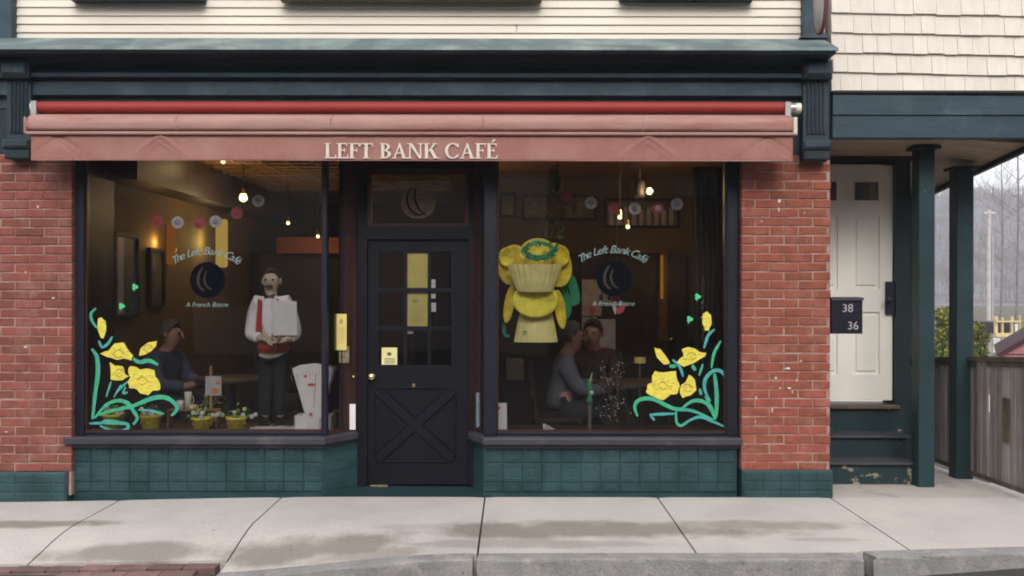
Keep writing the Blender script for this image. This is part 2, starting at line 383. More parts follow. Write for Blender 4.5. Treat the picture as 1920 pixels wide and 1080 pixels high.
# kerb: stones with a rounded nose
kerb = MB().box(-1.7, 7, -1.45, -1.31, -.6, -.19).build('kerb', 'joint'); struct(kerb)
def kerbstone(x0, x1, n=16, jag=0):
    vs = []; prof = [(.13, -.45), (.13, 0), (.012, 0), (.003, -.004), (0, -.016), (-.012, -.45)]
    for i in range(n + 1):
        x = x0 + (x1 - x0) * i / n; y = kerb_y(x); r = roadz(x)
        for q, (dy, dz) in enumerate(prof):
            z = hgt(x, y + max(dy, 0)) + dz if dz > -.3 else r - .25
            jx = random.uniform(-jag, jag) if i in (0, n) else 0
            vs.append((x + jx, y + dy + random.uniform(-.002, .002), z + random.uniform(-.0015, .0015)))
    k = len(prof); fs = [(i * k + j, (i + 1) * k + j, (i + 1) * k + j + 1, i * k + j + 1) for i in range(n) for j in range(k - 1)]
    fs += [tuple(range(k)), tuple(n * k + j for j in range(k - 1, -1, -1))]
    return MB().add(vs, fs).build('kerbstone', 'kerb', kerb)
kerbstone(-1.715, -.225); kerbstone(-.205, 2.03, 20, .02); kerbstone(2.10, 3.9, 16, .025); kerbstone(3.92, 6.5)
# road and the ground beyond
vs = []; xs = [-60 + i for i in range(-0, 58)] + [-2 + .5 * i for i in range(16)] + [6 + 2 * i for i in range(30)]
mb = MB(); mb.add([(x, y, roadz(x)) for x in xs for y in (-16, -1.5)], [(2 * i, 2 * i + 2, 2 * i + 3, 2 * i + 1) for i in range(len(xs) - 1)])
struct(mb.build('road', 'asphalt'))
struct(MB().add([(-600, -600, -.8), (900, -600, -.8), (900, 700, -.8), (-600, 700, -.8)], [(0, 1, 2, 3)]).build('ground', 'ground_brown'))
struct(MB().add([(3.86, -.2, -.10), (12, -.2, -.10), (12, 12, -.6), (3.86, 12, -.6)], [(0, 1, 2, 3)]).build('gravel_yard', 'gravel'))
# brick pavers of the crossing ramp
pav = MB().box(-4.6, -1.72, -2.35, -1.35, -.3, -.19).build('brick_strip', 'joint'); struct(pav)
pm = None
for r in range(8):
    for i in range(15):
        x = -4.5 + .203 * i + (.1 if r % 2 else 0); y = -1.405 - .103 * r
        if x > -1.82: continue
        z = hgt(x, max(y, -1.6)) - .003
        if pm is None: pm = MB().cbox(-.097, .097, -.047, .047, -.05, 0, .003).build('paver', 'paver', pav, local=True); o = pm
        else: o = pm.copy(); COL.objects.link(o)
        o.location = (x, y, z + random.uniform(-.002, .002)); o.rotation_euler = (0, R(random.uniform(-.6, .6)), R(random.uniform(-.7, .7)))

# ------------------------------------------------------------------ the cafe building
cafe = thing('cafe_building', (-.7, 0, 0), 'two storey cafe front with cream clapboards, dark teal cornice and red brick piers', 'building')
# piers
def pier(x0, x1, zb, old, left):
    core = MB().box(x0 + .004, x1 - .004, .006, .42, 0.0, 2.56).build('brick_pier', 'mortar', cafe)
    bl, bh, g = .206, .0575, .0105; z = zb; row = 0; protos = {}
    while z < 2.53:
        xs_ = x1 if left else x0
        # from the window side outward
        cur = x0 - (.108 if row % 2 else 0) if not left else x1 + (.108 if row % 2 else 0)
        while True:
            a, b = (cur, cur + bl) if not left else (cur - bl, cur)
            if (not left and a >= x1 - .02) or (left and b <= x0 + .02): break
            ca, cb = max(a, x0), min(b, x1)
            if cb - ca > .03:
                key = round(cb - ca, 2)
                if key not in protos:
                    hw = (cb - ca) / 2
                    o = MB().cbox(-hw, hw, 0, .1, -bh / 2, bh / 2, .004).build('brick', 'brick_old' if old else 'brick', core, local=True); protos[key] = o
                else: o = protos[key].copy(); COL.objects.link(o)
                o.location = Vector(((ca + cb) / 2 + random.uniform(-.0015, .0015), random.uniform(-.0035, .003), z + bh / 2 + random.uniform(-.0018, .0018))) - origin(core)
                o.rotation_euler = (0, R(random.uniform(-.5, .5)), R(random.uniform(-.8, .8)))
            cur = cur + bl + g if not left else cur - bl - g
        z += bh + g; row += 1
    return core
pr = pier(1.722, 2.388, .195, False, False)
pl = pier(-3.97, -3.302, .180, True, True)
# bricks on the return of the right pier (seen only from the side)
mb = MB()
for r in range(34):
    for i in range(3):
        y = .02 + i * .215 + (.1 if r % 2 else 0)
        mb.box(2.386, 2.392, y, y + .2, .195 + r * .068, .2525 + r * .068)
tag(mb.build('return_brick', 'brick', pr), kind='stuff')
# pale paint flecks on the right pier
mb = MB()
for px, py, a, b in ((1461, 376, 4, 5), (1460, 392, 1.5, 7), (1478, 690, 6, 3), (1455, 708, 3, 3), (1463, 727, 3, 2), (1480, 727, 5, 2.5), (1418, 745, 1.5, 5), (1502, 676, 2, 2.5), (1448, 768, 1.5, 7), (1417, 790, 1.5, 2), (1428, 414, 2, 2), (1472, 690, 1.5, 2), (1486, 734, 1.4, 4), (1508, 398, 2, 2), (1494, 712, 1.5, 4)):
    pdisc(mb, px, py, a * .75, b * .75, -.005, .0015, 7)
for px, py, a, b in ((71, 389, 3, 3), (12, 811, 4, 1.5), (100, 560, 4, 2), (48, 652, 5, 2), (48, 512, 1.5, 4)):
    pdisc(mb, px, py, a * .75, b * .75, -.005, .0015, 7)
tag(mb.build('paint_fleck', 'letter_cream', pr), kind='stuff')
for (x0, x1, p) in ((1.722, 2.40, pr), (-3.99, -3.325, pl)):
    mb = MB(); mb.cbox(x0, x1, -.035, .3, -.10, .20 if x0 > 0 else .178, .012)
    for i in range(5):
        for k in range(3):
            xx = x0 + .02 + i * .135; zz = (.186 if x0 > 0 else .164) - .068 * (k + 1)
            mb.cbox(xx, min(xx + .125, x1 - .01), -.040, -.03, zz + .006, zz + .062, .004)
    mb.build('painted_plinth', 'teal_tile', p)
# stall risers with pressed metal tiles
tileproto = None
def riser(x0, x1, flip):
    global tileproto
    b = MB().box(x0, x1, .062, .12, -.06, .39).build('base_wall', 'teal_tile', cafe)
    n = round((x1 - x0) / .147); wd = (x1 - x0) / n
    for i in range(n):
        for k in range(3):
            if tileproto is None:
                mb = MB(); h = .0735
                mb.cbox(-h + .003, h - .003, -.008, .004, -.072, .072, .006)
                for s_ in (-1, 1):
                    mb.cbox(-h + .02, h - .02, -.0115, -.006, s_ * .047 - .006, s_ * .047 + .006, .003)
                    mb.cbox(s_ * .048 - .006, s_ * .048 + .006, -.0115, -.006, -.04, .04, .003)
                mb.cbox(-.028, .028, -.011, -.006, -.026, .026, .004)
                tileproto = mb.build('tile', 'teal_tile', b, local=True); o = tileproto
            else: o = tileproto.copy(); COL.objects.link(o); o.parent = b
            zc = .387 - .074 - .148 * k; o.scale = (wd / .147, 1, 1)
            if k == 2: zc = .055; o.scale[2] = .5
            o.location = Vector((x0 + wd * (i + .5), .060, zc)) - origin(b); o.rotation_euler = (0, R(random.uniform(-.4, .4)), 0)
    return b
rl = riser(-3.325, -1.43, 0); rr = riser(-.215, 1.705, 1)
MB().prism([(-1.43, .062, -.05), (-1.20, .35, -.05), (-1.26, .38, -.05), (-1.43, .12, -.05)], (0, 0, .44)).build('splayed_panel', 'teal_tile', rl)
MB().prism([(-.215, .062, -.05), (-.31, .35, -.05), (-.25, .38, -.05), (-.215, .12, -.05)], (0, 0, .44)).build('splayed_panel', 'teal_tile', rr)
for k, (xa, xb, s_) in enumerate(((-1.40, -1.21, rl),)):
    for z in (.02, .165, .31):
        MB().prism([(-1.405, .085, z), (-1.225, .305, z), (-1.229, .309, z), (-1.409, .089, z)], (0, 0, .06)).build('tile', 'teal_tile', s_)

# shop windows: frame, glass, sill; one at each side of the door
def window(x0, x1, corner, side):
    Y = .075
    o = MB()
    fw = .075
    zt = 2.70
    if side < 0: o.cbox(x0, x0 + .085, Y - .02, Y + .10, .44, zt, .01); o.cbox(x1 - .035, x1, Y - .02, Y + .06, .44, zt, .008)
    else: o.cbox(x0, x0 + .10, Y - .02, Y + .10, .44, zt, .008); o.cbox(x1 - .09, x1, Y - .02, Y + .10, .44, zt, .01)
    a = x0 + .085 if side < 0 else x0 + .10; b = x1 - .035 if side < 0 else x1 - .09
    o.cbox(a, b, Y, Y + .08, .44, .468, .006); o.box(a, b, Y, Y + .09, 2.56, zt)
    f = o.build('shop_window', 'frame_navy', cafe)
    # narrow wooden beads round the glass
    m2 = MB(); m2.box(a, a + .012, Y + .015, Y + .07, .468, 2.56).box(b - .012, b, Y + .015, Y + .07, .468, 2.56).box(a + .012, b - .012, Y + .015, Y + .07, .468, .478)
    m2.build('bead', 'wood_red', f)
    MB().box(a + .01, b - .01, Y + .04, Y + .046, .47, 2.57).build('pane', 'glass', f)
    s = MB()
    if side < 0:
        s.prism([(x0 - .03, -.03, .385), (x1 + .0, -.03, .385), (-1.19, .27, .385), (-1.24, .36, .385), (x0 - .03, .12, .385)], (0, 0, .053))
        s.prism([(x0 - .01, .01, .355), (x1 - .01, .01, .355), (-1.22, .29, .355), (-1.24, .34, .355), (x0 - .01, .12, .355)], (0, 0, .03))
    else:
        s.prism([(x0 - .0, -.03, .385), (x1 + .01, -.03, .385), (x1 + .01, .12, .385), (-.28, .36, .385), (-.345, .27, .385)], (0, 0, .053))
        s.prism([(x0 + .01, .01, .355), (x1 - .0, .01, .355), (x1 - .0, .12, .355), (-.28, .34, .355), (-.32, .29, .355)], (0, 0, .03))
    s.build('sill', 'sill', f, bevel=.008)
    return f
wl = window(-3.325, -1.40, 0, -1); wr = window(-.215, 1.715, 0, 1)
# splayed returns: strip of glass then mahogany jamb
def splay(xa, ya, xb, yb, w_, gl):
    A, B = Vector((xa, ya, 0)), Vector((xb, yb, 0)); d = (B - A); n_ = Vector((-d.y, d.x, 0)).normalized() * .03
    if n_.y < 0: n_ = -n_
    def seg(t0, t1, z0, z1, name, m, off=0, th=1.):
        p, q = A + d * t0, A + d * t1; nn = n_ * th; of = n_ * off
        MB().prism([(p + of + Vector((0, 0, z0))), (q + of + Vector((0, 0, z0))), (q + of + nn + Vector((0, 0, z0))), (p + of + nn + Vector((0, 0, z0)))], (0, 0, z1 - z0)).build(name, m, w_)
    seg(0.02, gl, .45, 2.56, 'side_pane', 'glass', .4, .2)
    seg(gl, 1, .44, 2.70, 'jamb', 'wood_red'); seg(0, gl, 2.56, 2.70, 'head', 'wood_red'); seg(0, gl, .44, .47, 'foot', 'wood_red')
    seg(gl, gl + .07, .47, 2.6, 'bead', 'frame_navy', -.3, .3); seg(gl + .3, gl + .36, .60, 1.45, 'bead', 'wood_dark', -.25, .25)
    seg(gl + .12, .88, 1.98, 2.0, 'bead', 'wood_dark', -.25, .25)
splay(-1.405, .12, -1.205, .35, wl, .42); splay(-.205, .12, -.315, .35, wr, .18)
# painted pieces on the glass --------------------------------------------------
G = .112
LP = [('g', 7, [(172, 655), (182, 670), (184, 700), (179, 740), (174, 787)]), ('g', 5, [(180, 579), (171, 589), (173, 603), (182, 616)]),
      ('t', 5, [(186, 640), (192, 652), (203, 645), (211, 632)]), ('g', 7, [(250, 673), (262, 680), (280, 677), (297, 685)]),
      ('t', 3.5, [(209, 716), (200, 745)]), ('t', 3.5, [(228, 722), (214, 746)]), ('t', 3.5, [(240, 716), (220, 736)]), ('t', 4, [(236, 726), (232, 738), (240, 736)]),
      ('g', 6.5, [(178, 785), (200, 760), (222, 752), (240, 757), (250, 770), (258, 785), (250, 797)]), ('g', 7, [(185, 779), (215, 770), (250, 762), (285, 748), (310, 746), (328, 757), (332, 769), (322, 780)]),
      ('t', 6, [(168, 795), (200, 794), (235, 795), (241, 801), (233, 808), (210, 808), (188, 799)]), ('t', 4, [(260, 769), (285, 771), (308, 777)]), ('g', 5, [(190, 795), (200, 790), (225, 792)])]
LY = [[(184, 598), (191, 596), (198, 603), (199, 622), (194, 636), (189, 634), (183, 618)],
      [(188, 664), (205, 658), (215, 645), (232, 643), (240, 656), (250, 668), (247, 677), (232, 673), (220, 676), (200, 670)],
      [(261, 668), (264, 654), (278, 643), (295, 640), (293, 650), (280, 662)],
      [(206, 680), (216, 687), (231, 688), (235, 702), (243, 706), (230, 714), (208, 713)],
      [(243, 688), (256, 689), (263, 694), (278, 692), (290, 695), (292, 708), (299, 717), (301, 731), (287, 733), (278, 742), (264, 739), (257, 731), (243, 729), (239, 718), (245, 708), (241, 699)]]
RP = [('t', 5, [(1340, 617), (1328, 628), (1320, 652)]), ('t', 5, [(1261, 674), (1274, 686), (1281, 706)]), ('g', 5, [(1352, 638), (1339, 662), (1334, 690)]),
      ('g', 7, [(1340, 700), (1344, 740), (1343, 782)]), ('t', 6, [(1332, 752), (1322, 732), (1322, 712), (1334, 697), (1349, 694), (1359, 705), (1359, 722)]),
      ('g', 6.5, [(1196, 780), (1190, 762), (1200, 749), (1226, 748), (1262, 765), (1300, 770), (1338, 787)]), ('g', 6, [(1278, 766), (1300, 751), (1325, 756), (1342, 786)]),
      ('g', 4.5, [(1268, 768), (1269, 792), (1280, 797), (1295, 786)]), ('t', 5, [(1280, 795), (1310, 781), (1335, 789), (1358, 799)]), ('t', 5, [(1218, 777), (1240, 776), (1266, 775)]), ('t', 4, [(1220, 779), (1228, 788)]),
      ('g', 4, [(1318, 682), (1311, 704)]), ('g', 6, [(1298, 684), (1304, 694)]), ('g', 6, [(1255, 686), (1268, 686)]), ('g', 5, [(1312, 728), (1315, 740)]), ('g', 4, [(1322, 742), (1340, 772)])]
RY = [[(1318, 588), (1326, 583), (1333, 590), (1334, 608), (1329, 620), (1322, 620), (1317, 606)],
      [(1227, 651), (1238, 654), (1250, 669), (1256, 681), (1245, 683), (1232, 670)],
      [(1278, 655), (1290, 650), (1303, 653), (1311, 659), (1325, 661), (1322, 668), (1302, 680), (1282, 687), (1269, 679), (1282, 666)],
      [(1228, 695), (1244, 698), (1268, 695), (1270, 712), (1275, 724), (1270, 738), (1258, 739), (1244, 750), (1228, 744), (1211, 735), (1214, 721), (1223, 717), (1223, 704)],
      [(1292, 702), (1303, 711), (1306, 731), (1295, 741), (1280, 746), (1275, 736), (1278, 721), (1286, 715)]]
def painting(w_, strokes, flowers, dots):
    for k, nm, m, wd in (('g', 'painted_leaf', 'paint_green', 1.), ('t', 'painted_stem', 'paint_teal', 1.)):
        i = 0
        for kk, wpx, pts in strokes:
            if kk != k: continue
            MB().ribbon(pxpts(pts, G), wpx * 1.15 * 7.11 / 1750, G - .0004 * (i % 5) - (.002 if k == 't' else 0)).build(nm, m, w_); i += 1
    for f in flowers:
        mb = MB(); q = []
        n = len(f)
        for i in range(n):
            a, b = f[i], f[(i + 1) % n]; q.append(a); q.append(((a[0] + b[0]) / 2 + random.uniform(-1.2, 1.2), (a[1] + b[1]) / 2 + random.uniform(-1.2, 1.2)))
        poly(mb, q, G - .0045)
        mb.m = 1; cx = sum(p[0] for p in f) / n; cy = sum(p[1] for p in f) / n; ex = max(p[0] for p in f) - min(p[0] for p in f)
        if ex > 30:
            for _ in range(int(ex / 4)):
                pdisc(mb, cx + random.uniform(-.3, .3) * ex, cy + random.uniform(-.18, .18) * ex, 1.3, .9, G - .0062, .0008, 6)
            mb.ribbon(pxpts([(cx - 9, cy + 2), (cx - 3, cy - 5), (cx + 4, cy - 4), (cx + 10, cy + 3)], G - .0062), .006, G - .0062, .0008)
            mb.ribbon(pxpts([(cx - 7, cy + 6), (cx, cy + 9), (cx + 8, cy + 5)], G - .0062), .005, G - .0062, .0008)
        mb.build('painted_flower', ['paint_yellow', 'paint_brown'], w_)
    for (x, y) in dots:
        mb = MB()
        for a in (0, 2.1, 4.2): pdisc(mb, x + 3.2 * math.cos(a), y + 3.2 * math.sin(a), 3.4, 3.4, G - .0004 * a, n=8)
        mb.ribbon(pxpts([(x, y), (x - 2, y + 9)], G), .006, G - .003); mb.build('painted_shamrock', 'paint_lime', w_)
painting(wl, LP, LY, [(253, 539), (228, 575)]); painting(wr, RP, RY, [(1308, 556), (1293, 598)])
# window lettering: arched script over a round emblem
def lettering(w_, cx, cy, base_y):
    s_ = 'The Left Bank Café'; n = len(s_)
    wid = dict(zip('TheLftBankCafé ', [1.05, 1, .9, 1, .6, .6, 1.1, 1, 1, .95, 1.15, 1, .6, .95, .6])); tot = sum(wid[c] for c in s_); u = 0
    for c in s_:
        t = (u + wid[c] / 2) / tot; u += wid[c]
        if c == ' ': continue
        a = R(-48 + 96 * t); rx, ry = 80, 58
        px = cx + rx * math.sin(a); py = cy - ry * math.cos(a) + 18
        text_mesh(c, .082, P(px, py, G - .001), 'script_letter', 'frost', w_, shear=.35, rot=-a * .62, ext=.0008)
    mb = MB(); pdisc(mb, cx + 3, cy + 8, 33, 34, G, .0012, 28)
    mb.m = 1
    # a seated cat like curve of bare glass shows as paler strokes inside the dark disc
    mb.ribbon(pxpts([(cx - 6, cy - 16), (cx - 14, cy), (cx - 13, cy + 18), (cx - 3, cy + 28)], G), .020, G - .002)
    mb.ribbon(pxpts([(cx + 2, cy - 10), (cx - 3, cy + 5), (cx + 2, cy + 20), (cx + 12, cy + 26)], G), .016, G - .002)
    mb.build('round_emblem', ['emblem_black', 'wood_dark'], w_)
    text_mesh('A French Bistro', .050, P(cx + 2, base_y, G - .001), 'small_lettering', 'frost', w_, shear=.2, ext=.0008)
lettering(wl, 386, 518, 576); lettering(wr, 1148, 514, 573)

# ---------------- door
DY = .35; ds = (7 + DY) / 1750
dx0, dx1 = PX(690, DY), PX(878, DY)
zb, zt = .012, PZ(450, DY)
door = MB()
# stiles and rails around nine lights
gx = [PX(v, DY) for v in (710, 757, 763, 802, 808, 846)]; gz = [PZ(v, DY) for v in (686, 620, 612, 548, 540, 472)]
door.box(dx0, gx[0], DY, DY + .045, zb, zt).box(gx[5], dx1, DY, DY + .045, zb, zt).box(gx[0], gx[5], DY, DY + .045, gz[5], zt).box(gx[0], gx[5], DY, DY + .045, zb, gz[0])
dr = door.build('door', 'door_black', cafe)
mb = MB()
for i in (1, 3): mb.box(gx[i], gx[i + 1], DY + .004, DY + .04, gz[0], gz[5])
mb.build('muntin', 'door_black', dr)
mb = MB()
for k in (1, 3): mb.box(gx[0], gx[5], DY + .001, DY + .042, gz[k], gz[k + 1])
mb.build('muntin', 'door_black', dr)
for i in (0, 2, 4):
    for k in (0, 2, 4): MB().box(gx[i], gx[i + 1], DY + .02, DY + .024, gz[k], gz[k + 1]).build('pane', 'glass', dr)
# crossbuck
X = lambda v: PX(v, DY); Z = lambda v: PZ(v, DY)
a0, a1, b0, b1 = X(702), X(856), Z(865), Z(728)
mb = MB()
def bar(p, q, wd, y0, y1):
    d = Vector((q[0] - p[0], 0, q[1] - p[1])).normalized(); n = Vector((-d.z, 0, d.x)) * wd / 2
    A = Vector((p[0], y0, p[1])); B = Vector((q[0], y0, q[1])); c = .008; mc = Vector((0, y1 - y0, 0))
    k = n * (1 - c / (wd / 2))
    vs = [A - n, B - n, B + n, A + n, A - k + mc, B - k + mc, B + k + mc, A + k + mc]
    mb.add(vs, [(0, 1, 5, 4), (1, 2, 6, 5), (2, 3, 7, 6), (3, 0, 4, 7), (4, 5, 6, 7)])
bar((a0 + .03, b0 + .02), (a1 - .03, b1 - .02), .085, DY, DY - .016)
bar((a0 + .03, b1 - .02), (a1 - .03, b0 + .02), .085, DY, DY - .018)
for q in ((a0 + .02, a1 - .02, b1 - .004, b1 + .008), (a0 + .02, a1 - .02, b0 - .010, b0 + .004), (a0, a0 + .014, b0 + .03, b1 - .03), (a1 - .014, a1, b0 + .03, b1 - .03)): mb.cbox(q[0], q[1], DY - .012, DY, q[2], q[3], .004)
mb.build('crossbuck', 'door_black', dr)
for pts in ([(a0 + .13, b1 - .03), (a1 - .13, b1 - .03), ((a0 + a1) / 2, (b0 + b1) / 2 + .10)], [(a0 + .13, b0 + .03), ((a0 + a1) / 2, (b0 + b1) / 2 - .10), (a1 - .13, b0 + .03)],
            [(a0 + .03, b0 + .11), ((a0 + a1) / 2 - .13, (b0 + b1) / 2), (a0 + .03, b1 - .11)], [(a1 - .03, b0 + .11), (a1 - .03, b1 - .11), ((a0 + a1) / 2 + .13, (b0 + b1) / 2)]):
    MB().prism([(x, DY, z) for x, z in pts], (0, -.007, 0)).build('raised_panel', 'door_black', dr)
kx, _, kz = P(698, 706, DY); MB().lathe((kx, DY - .005, kz), [(.004, -.06), (.022, -.055), (.029, -.045), (.022, -.03), (.010, -.02), (.010, -.006), (.026, -.004), (.027, .004)], 16, 'y').build('knob', 'brass', dr)
kx, _, kz = P(776, 723, DY); MB().cbox(kx - .014, kx + .014, DY - .01, DY, kz - .016, kz + .016).build('lock', 'brass', dr)
kx, _, kz = P(664, 706, .3); MB().ball((kx, .27, kz), .012, n=8).build('jamb_bolt', 'brass', wl)
# notices on the door: the tall yellow one stands behind the muntins
mb = MB(); mb.box(X(762), X(803), DY + .026, DY + .028, Z(613), Z(474)); nt_ = mb.build('tall_notice', 'paper_yellow', dr)
mb = MB()
for i in range(9): mb.box(X(768), X(768 + random.uniform(18, 30)), DY + .0245, DY + .0255, Z(580 + i * 3.2), Z(579 + i * 3.2))
pdisc(mb, 778, 565, 6, 3.5, DY + .0255, .001, 10); mb.build('notice_print', 'tan_trim', dr)
mb = MB(); mb.box(X(716), X(745), DY - .004, DY - .002, Z(684), Z(652)); mb.build('small_notice', 'paper_pale', dr)
mb = MB(); pdisc(mb, 730, 664, 4.5, 3.5, DY - .0048, .001, 10)
for i in range(4): mb.box(X(721), X(741), DY - .0055, DY - .0045, Z(673 + i * 2.8), Z(672 + i * 2.8))
mb.build('notice_print', 'ink', dr)
for q in ((808, 816, 541, 524), (808, 816, 560, 550), (808, 817, 585, 568), (763, 774, 626, 620)): MB().box(X(q[0]), X(q[1]), DY + .026, DY + .028, Z(q[2]), Z(q[3])).build('paper_scrap', 'paper_white', dr)
MB().box(X(695), X(728), DY - .012, DY, Z(914), Z(909)).build('worn_kick_strip', 'brass', dr)
# door frame and transom
mb = MB(); F = DY - .03
mb.box(X(672), dx0 - .003, F, DY + .1, 0, 2.7).box(dx1 + .003, X(892), F, DY + .1, 0, 2.7).box(dx0 - .003, dx1 + .003, F, DY + .1, zt + .005, Z(425)).box(dx0 - .003, dx1 + .003, F, DY + .1, Z(318), 2.7)
frm = mb.build('door_frame', 'door_black', cafe)
mb = MB(); t0, t1, u0, u1 = dx0 - .003, dx1 + .003, Z(425), Z(318)
mb.box(t0, t0 + .03, F + .01, DY + .04, u0, u1).box(t1 - .03, t1, F + .01, DY + .04, u0, u1).box(t0 + .03, t1 - .03, F + .01, DY + .04, u0, u0 + .025).box(t0 + .03, t1 - .03, F + .01, DY + .04, u1 - .04, u1)
mb.build('transom', 'wood_red', frm)
MB().box(t0 + .03, t1 - .03, DY + .02, DY + .025, u0 + .025, u1 - .04).build('transom_pane', 'glass', frm)
mb = MB(); E = DY + .016
n = 26; pdisc(mb, 784, 380, 33, 31, E, .001, n)
mb.m = 1
for q, wd in (([(770, 352), (763, 370), (768, 392), (784, 402)], .016), ([(779, 354), (778, 374), (786, 392), (798, 404)], .014), ([(764, 398), (784, 404), (800, 398)], .010)): mb.ribbon(pxpts(q, E), wd, E - .0018)
mb.build('round_emblem', ['emblem_tan', 'emblem_black'], frm)
# notices on the jambs
mb = MB(); Yj = .20
mb.box(PX(627, Yj), PX(650, Yj), Yj - .001, Yj + .001, PZ(657, Yj), PZ(589, Yj)); mb.build('jamb_notice', 'paper_yellow', wl)
mb = MB(); pdisc(mb, 639.5, 603, 4, 5, Yj - .002, .001, 10)
for i in range(8): mb.box(PX(633, Yj), PX(646, Yj), Yj - .003, Yj - .002, PZ(616 + i * 4, Yj), PZ(615 + i * 4, Yj))
mb.build('notice_print', 'tan_trim', wl)
MB().box(PX(636, Yj + .02), PX(655, Yj + .02), Yj + .015, Yj + .018, PZ(681, Yj), PZ(650, Yj)).build('jamb_notice', 'emblem_tan', wl)
MB().box(PX(656, .28), PX(667, .28), .277, .28, PZ(806, .28), PZ(758, .28)).build('paper_slip', 'paper_white', wl)
MB().box(PX(893, .22), PX(909, .22), .217, .22, PZ(801, .22), PZ(736, .22)).build('paper_slip', 'sticker_blue', wr)
# wall above the openings, behind the awning
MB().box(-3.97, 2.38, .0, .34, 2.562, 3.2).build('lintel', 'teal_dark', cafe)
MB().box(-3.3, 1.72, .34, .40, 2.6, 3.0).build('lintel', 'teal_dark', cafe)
# cornice -----------------------------------------------------------------
cx0, cx1 = -3.97, 2.325
prof = [(.06, 3.418), (.03, 3.418), (-.30, 3.272), (-.305, 3.262), (-.285, 3.245), (-.125, 3.245), (-.115, 3.225), (-.095, 3.215), (-.095, 3.19), (-.075, 3.18), (-.065, 3.155), (-.10, 3.15), (-.10, 3.112), (-.045, 3.105), (-.045, 2.985), (-.01, 2.98), (-.01, 2.90), (.06, 2.90)]
co = MB().extrude_x(prof, cx0, cx1).build('cornice', 'teal_paint', cafe)
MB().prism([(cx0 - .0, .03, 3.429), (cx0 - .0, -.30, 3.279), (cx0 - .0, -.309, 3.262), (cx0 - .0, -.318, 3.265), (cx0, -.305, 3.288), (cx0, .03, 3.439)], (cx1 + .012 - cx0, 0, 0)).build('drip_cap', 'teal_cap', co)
MB().cbox(cx0, cx1, -.060, -.044, 2.99, 3.098, .004).build('frieze_board', 'beam_blue', co)
MB().cbox(cx0, cx1, -.112, -.099, 3.113, 3.148, .004).build('frieze_bead', 'beam_blue', co)
def pilaster(x0, x1, name='pilaster'):
    p = MB().box(x0 + .01, x1 - .012, -.085, .05, 2.51, 3.24).build(name, 'teal_paint', cafe)
    MB().cbox(x0 - .005, x1 + .002, -.16, -.08, 3.10, 3.24, .022).build('block', 'teal_paint', p)
    MB().cbox(x0 + .012, x1 - .012, -.175, -.15, 3.125, 3.215, .012).build('block_face', 'beam_blue', p)
    w4 = (x1 - x0 - .06) / 5
    for i in range(5):
        xa = x0 + .03 + w4 * i; MB().cbox(xa + .006, xa + w4 - .004, -.102, -.083, 2.70, 3.09, .008).build('reed', 'teal_paint', p)
    MB().cbox(x0 - .004, x1 + .002, -.135, -.08, 2.585, 2.655, .018).build('capital', 'teal_paint', p)
    MB().cbox(x0 + .004, x1 - .004, -.112, -.08, 2.512, 2.583, .008).build('foot_block', 'teal_dark', p)
pilaster(2.145, 2.352); pilaster(-3.755, -3.555)
# clapboards ----------------------------------------------------------------
sd = MB().box(-3.95, 2.38, .11, .3, 3.43, 5.2).build('siding', 'clapboard', cafe)
z = 3.432; k = 0
while z < 4.5:
    for xa, xb in (((-3.765, PX(968, .05) - .004), (PX(968, .05) + .004, 2.19)) if k == 1 else ((-3.765, 2.19),)):
        MB().extrude_x([(.112, z - .0), (.088, z - .0), (.086, z + .003), (.0985, z + .066), (.112, z + .066)], xa, xb).build('clapboard', 'clapboard', sd)
    z += .064; k += 1
MB().cbox(-3.97, -3.765, .02, .30, 3.43, 5.2).build('corner_board', 'beam_blue', cafe)
MB().cbox(2.19, 2.345, .02, .30, 3.46, 5.2).build('corner_board', 'beam_blue', cafe)
MB().prism([(2.15, -.02, 3.435), (2.37, -.02, 3.435), (2.345, .0, 3.475), (2.19, .0, 3.475)], (0, .3, 0)).build('corner_base', 'teal_paint', cafe)
for a, b, zz in ((127, 378, 7), (1163, 1415, 4)):
    x0, x1 = PX(a, -.02), PX(b, -.02); z0 = PZ(zz, -.02) + .034
    wf = MB().box(x0 + .04, x0 + .14, .03, .12, z0 + .05, z0 + 1.2).box(x1 - .14, x1 - .04, .03, .12, z0 + .05, z0 + 1.2).box(x0 + .14, x1 - .14, .03, .12, z0 + 1.1, z0 + 1.2).build('upper_window', 'beam_blue', cafe)
    MB().cbox(x0, x1, -.02, .12, z0, z0 + .05).build('sill', 'beam_blue', wf)
    MB().box(x0 + .14, x1 - .14, .08, .09, z0 + .05, z0 + 1.1).build('pane', 'glass', wf)
    MB().box(x0 + .14, x1 - .14, .10, .11, z0 + .05, z0 + 1.1).build('blind', 'far_dark', wf)
t = thing('hanging_board', (PX(770, -.1), .05, 3.74), 'brown wooden board fixed flat to the cream clapboards, cut by the top edge', 'sign')
MB().cbox(PX(523, -.03), PX(1015, -.03), -.03, .07, PZ(-1, -.03), PZ(-1, -.03) + .5, .01).build('board', 'sign_brown', t)
MB().cbox(PX(526, -.03), PX(1012, -.03), -.045, -.03, PZ(-1, -.03) + .03, PZ(-1, -.03) + .46, .01).build('face', 'sign_brown', t)
